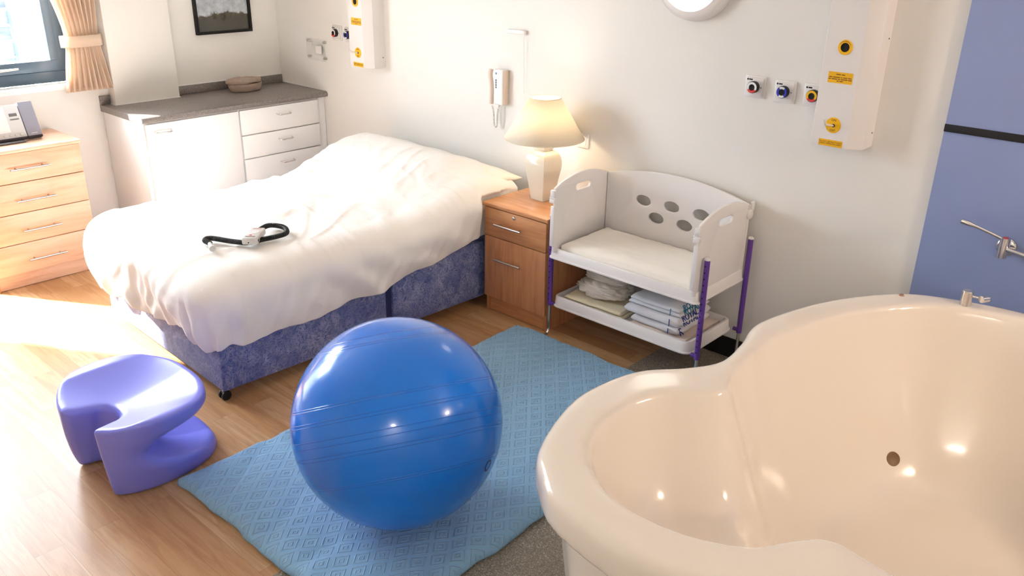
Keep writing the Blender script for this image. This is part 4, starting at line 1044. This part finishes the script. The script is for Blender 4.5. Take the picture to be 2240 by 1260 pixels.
for (px_, py_) in ((2.884, -.425), (3.730, -.425), (2.884, -.048), (3.730, -.048)):
    lg = tube('leg', [(px_, py_, .165), (px_, py_, .632)], .0125, 'purple_metal', ct, 20)
    lathe('leg_cap', [(0, .010), (.010, .009), (.0135, .005), (.0135, 0)], Matrix.Translation((px_, py_, .632)), 'white_plastic', lg, 20)
    fo = -1 if py_ < -.2 else 1; xo = .0
    ft_ = [(px_, py_, .17), (px_, py_, .05), (px_, py_-.006, .022), (px_, py_-.020, .009), (px_, py_-.04, .0085)]
    tube('foot_tube', ft_, .008, 'chrome', lg, 14)
    bm = bmesh.new(); add_tube(bm, [(px_, py_, .178), (px_+(.03 if px_ < 3.2 else -.03), py_, .178)], .009, 12); bm_obj('tray_bracket', bm, 'purple_metal', lg, True, 45)
    if py_ < -.2:
        n_ = Vector((CAM.x-px_, CAM.y-py_, 0)).normalized() if False else Vector((0, -1, 0))
        bm = bmesh.new()
        for k in range(15):
            zz_ = .20+k*.029
            if zz_ > .61: break
            add_lathe(bm, [(0, .0004), (.0032, .0004), (.0034, -.001)], frame((px_, py_-.0124, zz_), (1, 0, 0), (0, 0, 1), (0, -1, 0)), 12)
        bm_obj('adjustment_holes', bm, 'black_matte', lg)
# mattress with sheet
bm = bmesh.new(); mx_0, mx_1, my_0, my_1 = 2.950, 3.672, -.432, -.072; G = {}; nx, ny = 60, 36
for i in range(nx+1):
    for j in range(ny+1):
        x_ = mx_0+(mx_1-mx_0)*i/nx; y_ = my_0+(my_1-my_0)*j/ny; dd = min(min(i, nx-i)/nx*.73, min(j, ny-j)/ny*.36)
        zz_ = .520-.022*(1-min(1, dd/.05))**2 + .004*nz(x_*8, y_*8, 3) + .006*nz(x_*22, y_*9, 5)*(1-min(1, dd/.10)) + .003*nz(x_*16, y_*30, 8)
        G[i, j] = bm.verts.new((x_, y_, zz_))
for i in range(nx):
    for j in range(ny): bm.faces.new((G[i, j], G[i+1, j], G[i+1, j+1], G[i, j+1]))
loop = [(i, 0) for i in range(nx)] + [(nx, j) for j in range(ny)] + [(i, ny) for i in range(nx, 0, -1)] + [(0, j) for j in range(ny, 0, -1)]
pl_ = [G[k] for k in loop]
for dz in (.475, .456):
    cl_ = [bm.verts.new((G[k].co.x, G[k].co.y, dz)) for k in loop]
    for k in range(len(loop)): k2 = (k+1) % len(loop); bm.faces.new((pl_[k], cl_[k], cl_[k2], pl_[k2]))
    pl_ = cl_
bm.faces.new(pl_); o = bm_obj('cot_mattress', bm, 'cot_sheet', None, True); single(o, (3.31, -.25, .456)); tag(o, 'white sheeted mattress lying inside the baby cot', 'mattress')

# towels on the lower tray
def folded(name, x0, x1, y0, y1, z0, th, m, seed, layers=2, droop=0, top=.0, bm_only=False):
    """cloth folded over: rounded fold on the left, open layer edges on the right"""
    lt = th/layers; bm = bmesh.new(); n = 22; ny = 22; rr = []
    prof_ = []
    for L in range(layers):   # each layer is a flat closed loop
        zb = z0+L*lt; r_ = lt/2*.94
        pts = []
        for k in range(9): a = PI/2+PI*k/8; pts.append((x0+r_+r_*math.cos(a)*1.0+(.006*L), zb+lt/2+r_*math.sin(a)))
        for k in range(1, n): pts.append((x0+r_+(x1-x0-2*r_)*k/n, zb+lt/2-r_))
        for k in range(9): a = -PI/2+PI*k/8; pts.append((x1-r_+r_*math.cos(a)-(.007*L), zb+lt/2+r_*math.sin(a)))
        for k in range(1, n): pts.append((x1-r_-(x1-x0-2*r_)*k/n, zb+lt/2+r_))
        prof_.append(pts)
    for pts in prof_:
        rings = []
        for j in range(ny+1):
            v_ = j/ny; y_ = y0+(y1-y0)*v_; sc = 1 if 0 < j < ny else .55
            zc_ = sum(p[1] for p in pts)/len(pts); ring = []
            for (a, b) in pts:
                b2 = zc_+(b-zc_)*sc; tt = (a-x0)/(x1-x0)
                dzz = (.006*nz(a*9+seed, y_*9, seed)+.0035*nz(a*24, y_*20, seed+3) + top*math.sin(tt*PI)*math.sin(v_*PI))*float(sstep(z0, z0+.012, b))
                ring.append(bm.verts.new((a+.007*nz(y_*12, seed, b*25), y_+.006*nz(a*14, seed+2, b*20), max(b2+dzz, z0+.0005) if b < z0+.004 else b2+dzz)))
            rings.append(ring)
        for a_, b_ in zip(rings, rings[1:]):
            for k in range(len(a_)): k2 = (k+1) % len(a_); bm.faces.new((a_[k], a_[k2], b_[k2], b_[k]))
        bm.faces.new(rings[0][::-1]); bm.faces.new(rings[-1])
    return bm_obj(name, bm, m, None, True)
def tw(name, lab, cat, *a, g=None, **k):
    o = folded(name, *a, **k); single(o, ((a[0]+a[1])/2, (a[2]+a[3])/2, a[4])); return tag(o, lab, cat, g)
ZT = .1915
tw('folded_blanket', 'cream folded blanket lying flat at left of lower cot tray', 'blanket', 2.945, 3.295, -.395, -.10, ZT, .040, 'cream_blanket', 3)
tw('folded_cloth', 'pinkish thin cloth folded flat under the lettered towels', 'cloth', 3.335, 3.655, -.390, -.085, ZT, .020, 'cloth_pink', 8, layers=3)
# crumpled blanket
def crumple(name, c, rx, ry, rz, seed, m):
    bm = bmesh.new(); bmesh.ops.create_icosphere(bm, subdivisions=5, radius=1)
    for v in bm.verts:
        p = v.co.copy(); p.x = math.copysign(abs(p.x)**.75, p.x); p.y = math.copysign(abs(p.y)**.75, p.y); p.z = math.copysign(abs(p.z)**.9, p.z)
        w = p.x*.7+p.y*.9+p.z*.5; f = 1+.10*nz(p.x*1.4+seed, p.y*1.4, p.z*1.4)
        f += .24*(abs(nz(w*1.9+seed, (p.y-p.x)*1.1, p.z*2.6+seed))-.2) + .08*nz(p.x*5, p.y*6, p.z*6+seed)
        q_ = Vector((p.x*rx*f, p.y*ry*f, p.z*rz*f)); q_.z = max(q_.z, -rz*.72); v.co = Vector(c)+q_
    return bm_obj(name, bm, m, None, True)
o = crumple('crumpled_blanket', (3.095, -.245, .272), .135, .115, .042, 2.3, 'cellular_blanket'); single(o, (3.095, -.245, .24)); tag(o, 'loosely bundled off-white blanket on top of the cream blanket', 'blanket')
o = crumple('rolled_blanket', (3.10, -.225, .331), .115, .085, .030, 7.1, 'cellular_blanket'); single(o, (3.10, -.225, .31)); tag(o, 'rolled off-white cloth on top of the bundled blanket', 'blanket')
tws = []
z_ = ZT+.0225
specs = [('lowest', .032, 3.345, 3.600, -.385, 'towel_navy', 'R', 'white towel marked navy R, lowest of the lettered three'),
         ('middle', .042, 3.300, 3.600, -.380, 'towel_navy', 'ROYAL', 'white towel with navy woven letters, middle of lettered three'),
         ('top', .040, 3.310, 3.590, -.360, 'towel_teal', 'ROYAL', 'white towel with teal woven letters, topmost of lettered three')]
for nm, th, a, b, yy, mm, s__, lab in specs:
    o = folded('towel', a, b, yy, -.11, z_, th, 'terry_white', len(nm)*1.7, layers=2 if nm == 'top' else 1, top=.008 if nm == 'top' else .0); single(o, ((a+b)/2, -.25, z_))
    tag(o, lab, 'towel', None)
    for layer in ((0, 1) if nm != 'lowest' else (0,)):
        zc_ = z_+th*(.27+.5*layer)
        Mx = frame((b-.004-.006*layer, yy+.10 if nm != 'lowest' else yy+.028, zc_+.004), (0, 1, 0), (-.45, 0, .89), (.89, 0, .45))
        t2 = text('woven_lettering', s__, .042 if nm != 'lowest' else .050, Mx @ Matrix.Translation((0, 0, .006)), mm, o, .0012)
    st2 = box('woven_stripe', b-.052, b-.049, yy-.0035, yy-.0015, z_+.003, z_+th-.004, mm, o, 0)
    z_ += th+.002

# ------------------------------------------------------------------ unseen fill panel, added on the ceiling to brighten the room
for k, (lx, ly, en) in enumerate(FILL_PANELS):
    t_ = thing('fill_panel', 'square fill panel added on the unseen ceiling', 'fill light', (lx, ly, RH), 'added fill panels')
    bm = bmesh.new(); s2 = .20
    for a in ((lx-s2, lx+s2, ly-s2, ly-s2+.015), (lx-s2, lx+s2, ly+s2-.015, ly+s2), (lx-s2, lx-s2+.015, ly-s2+.015, ly+s2-.015), (lx+s2-.015, lx+s2, ly-s2+.015, ly+s2-.015)): add_box(bm, *a, RH-.03, RH-.0005, .001)
    bm_obj('frame', bm, 'trim_white', t_, True, 35); box('diffuser', lx-s2+.016, lx+s2-.016, ly-s2+.016, ly+s2-.016, RH-.022, RH-.012, 'fill_glow', t_, 0)
    d = bpy.data.lights.new('fill_lamp', 'AREA'); d.shape = 'SQUARE'; d.size = .36; d.energy = en; d.color = FILL_COL
    lo = bpy.data.objects.new('fill_lamp', d); COL.objects.link(lo); lo.location = (lx, ly, RH-.035)
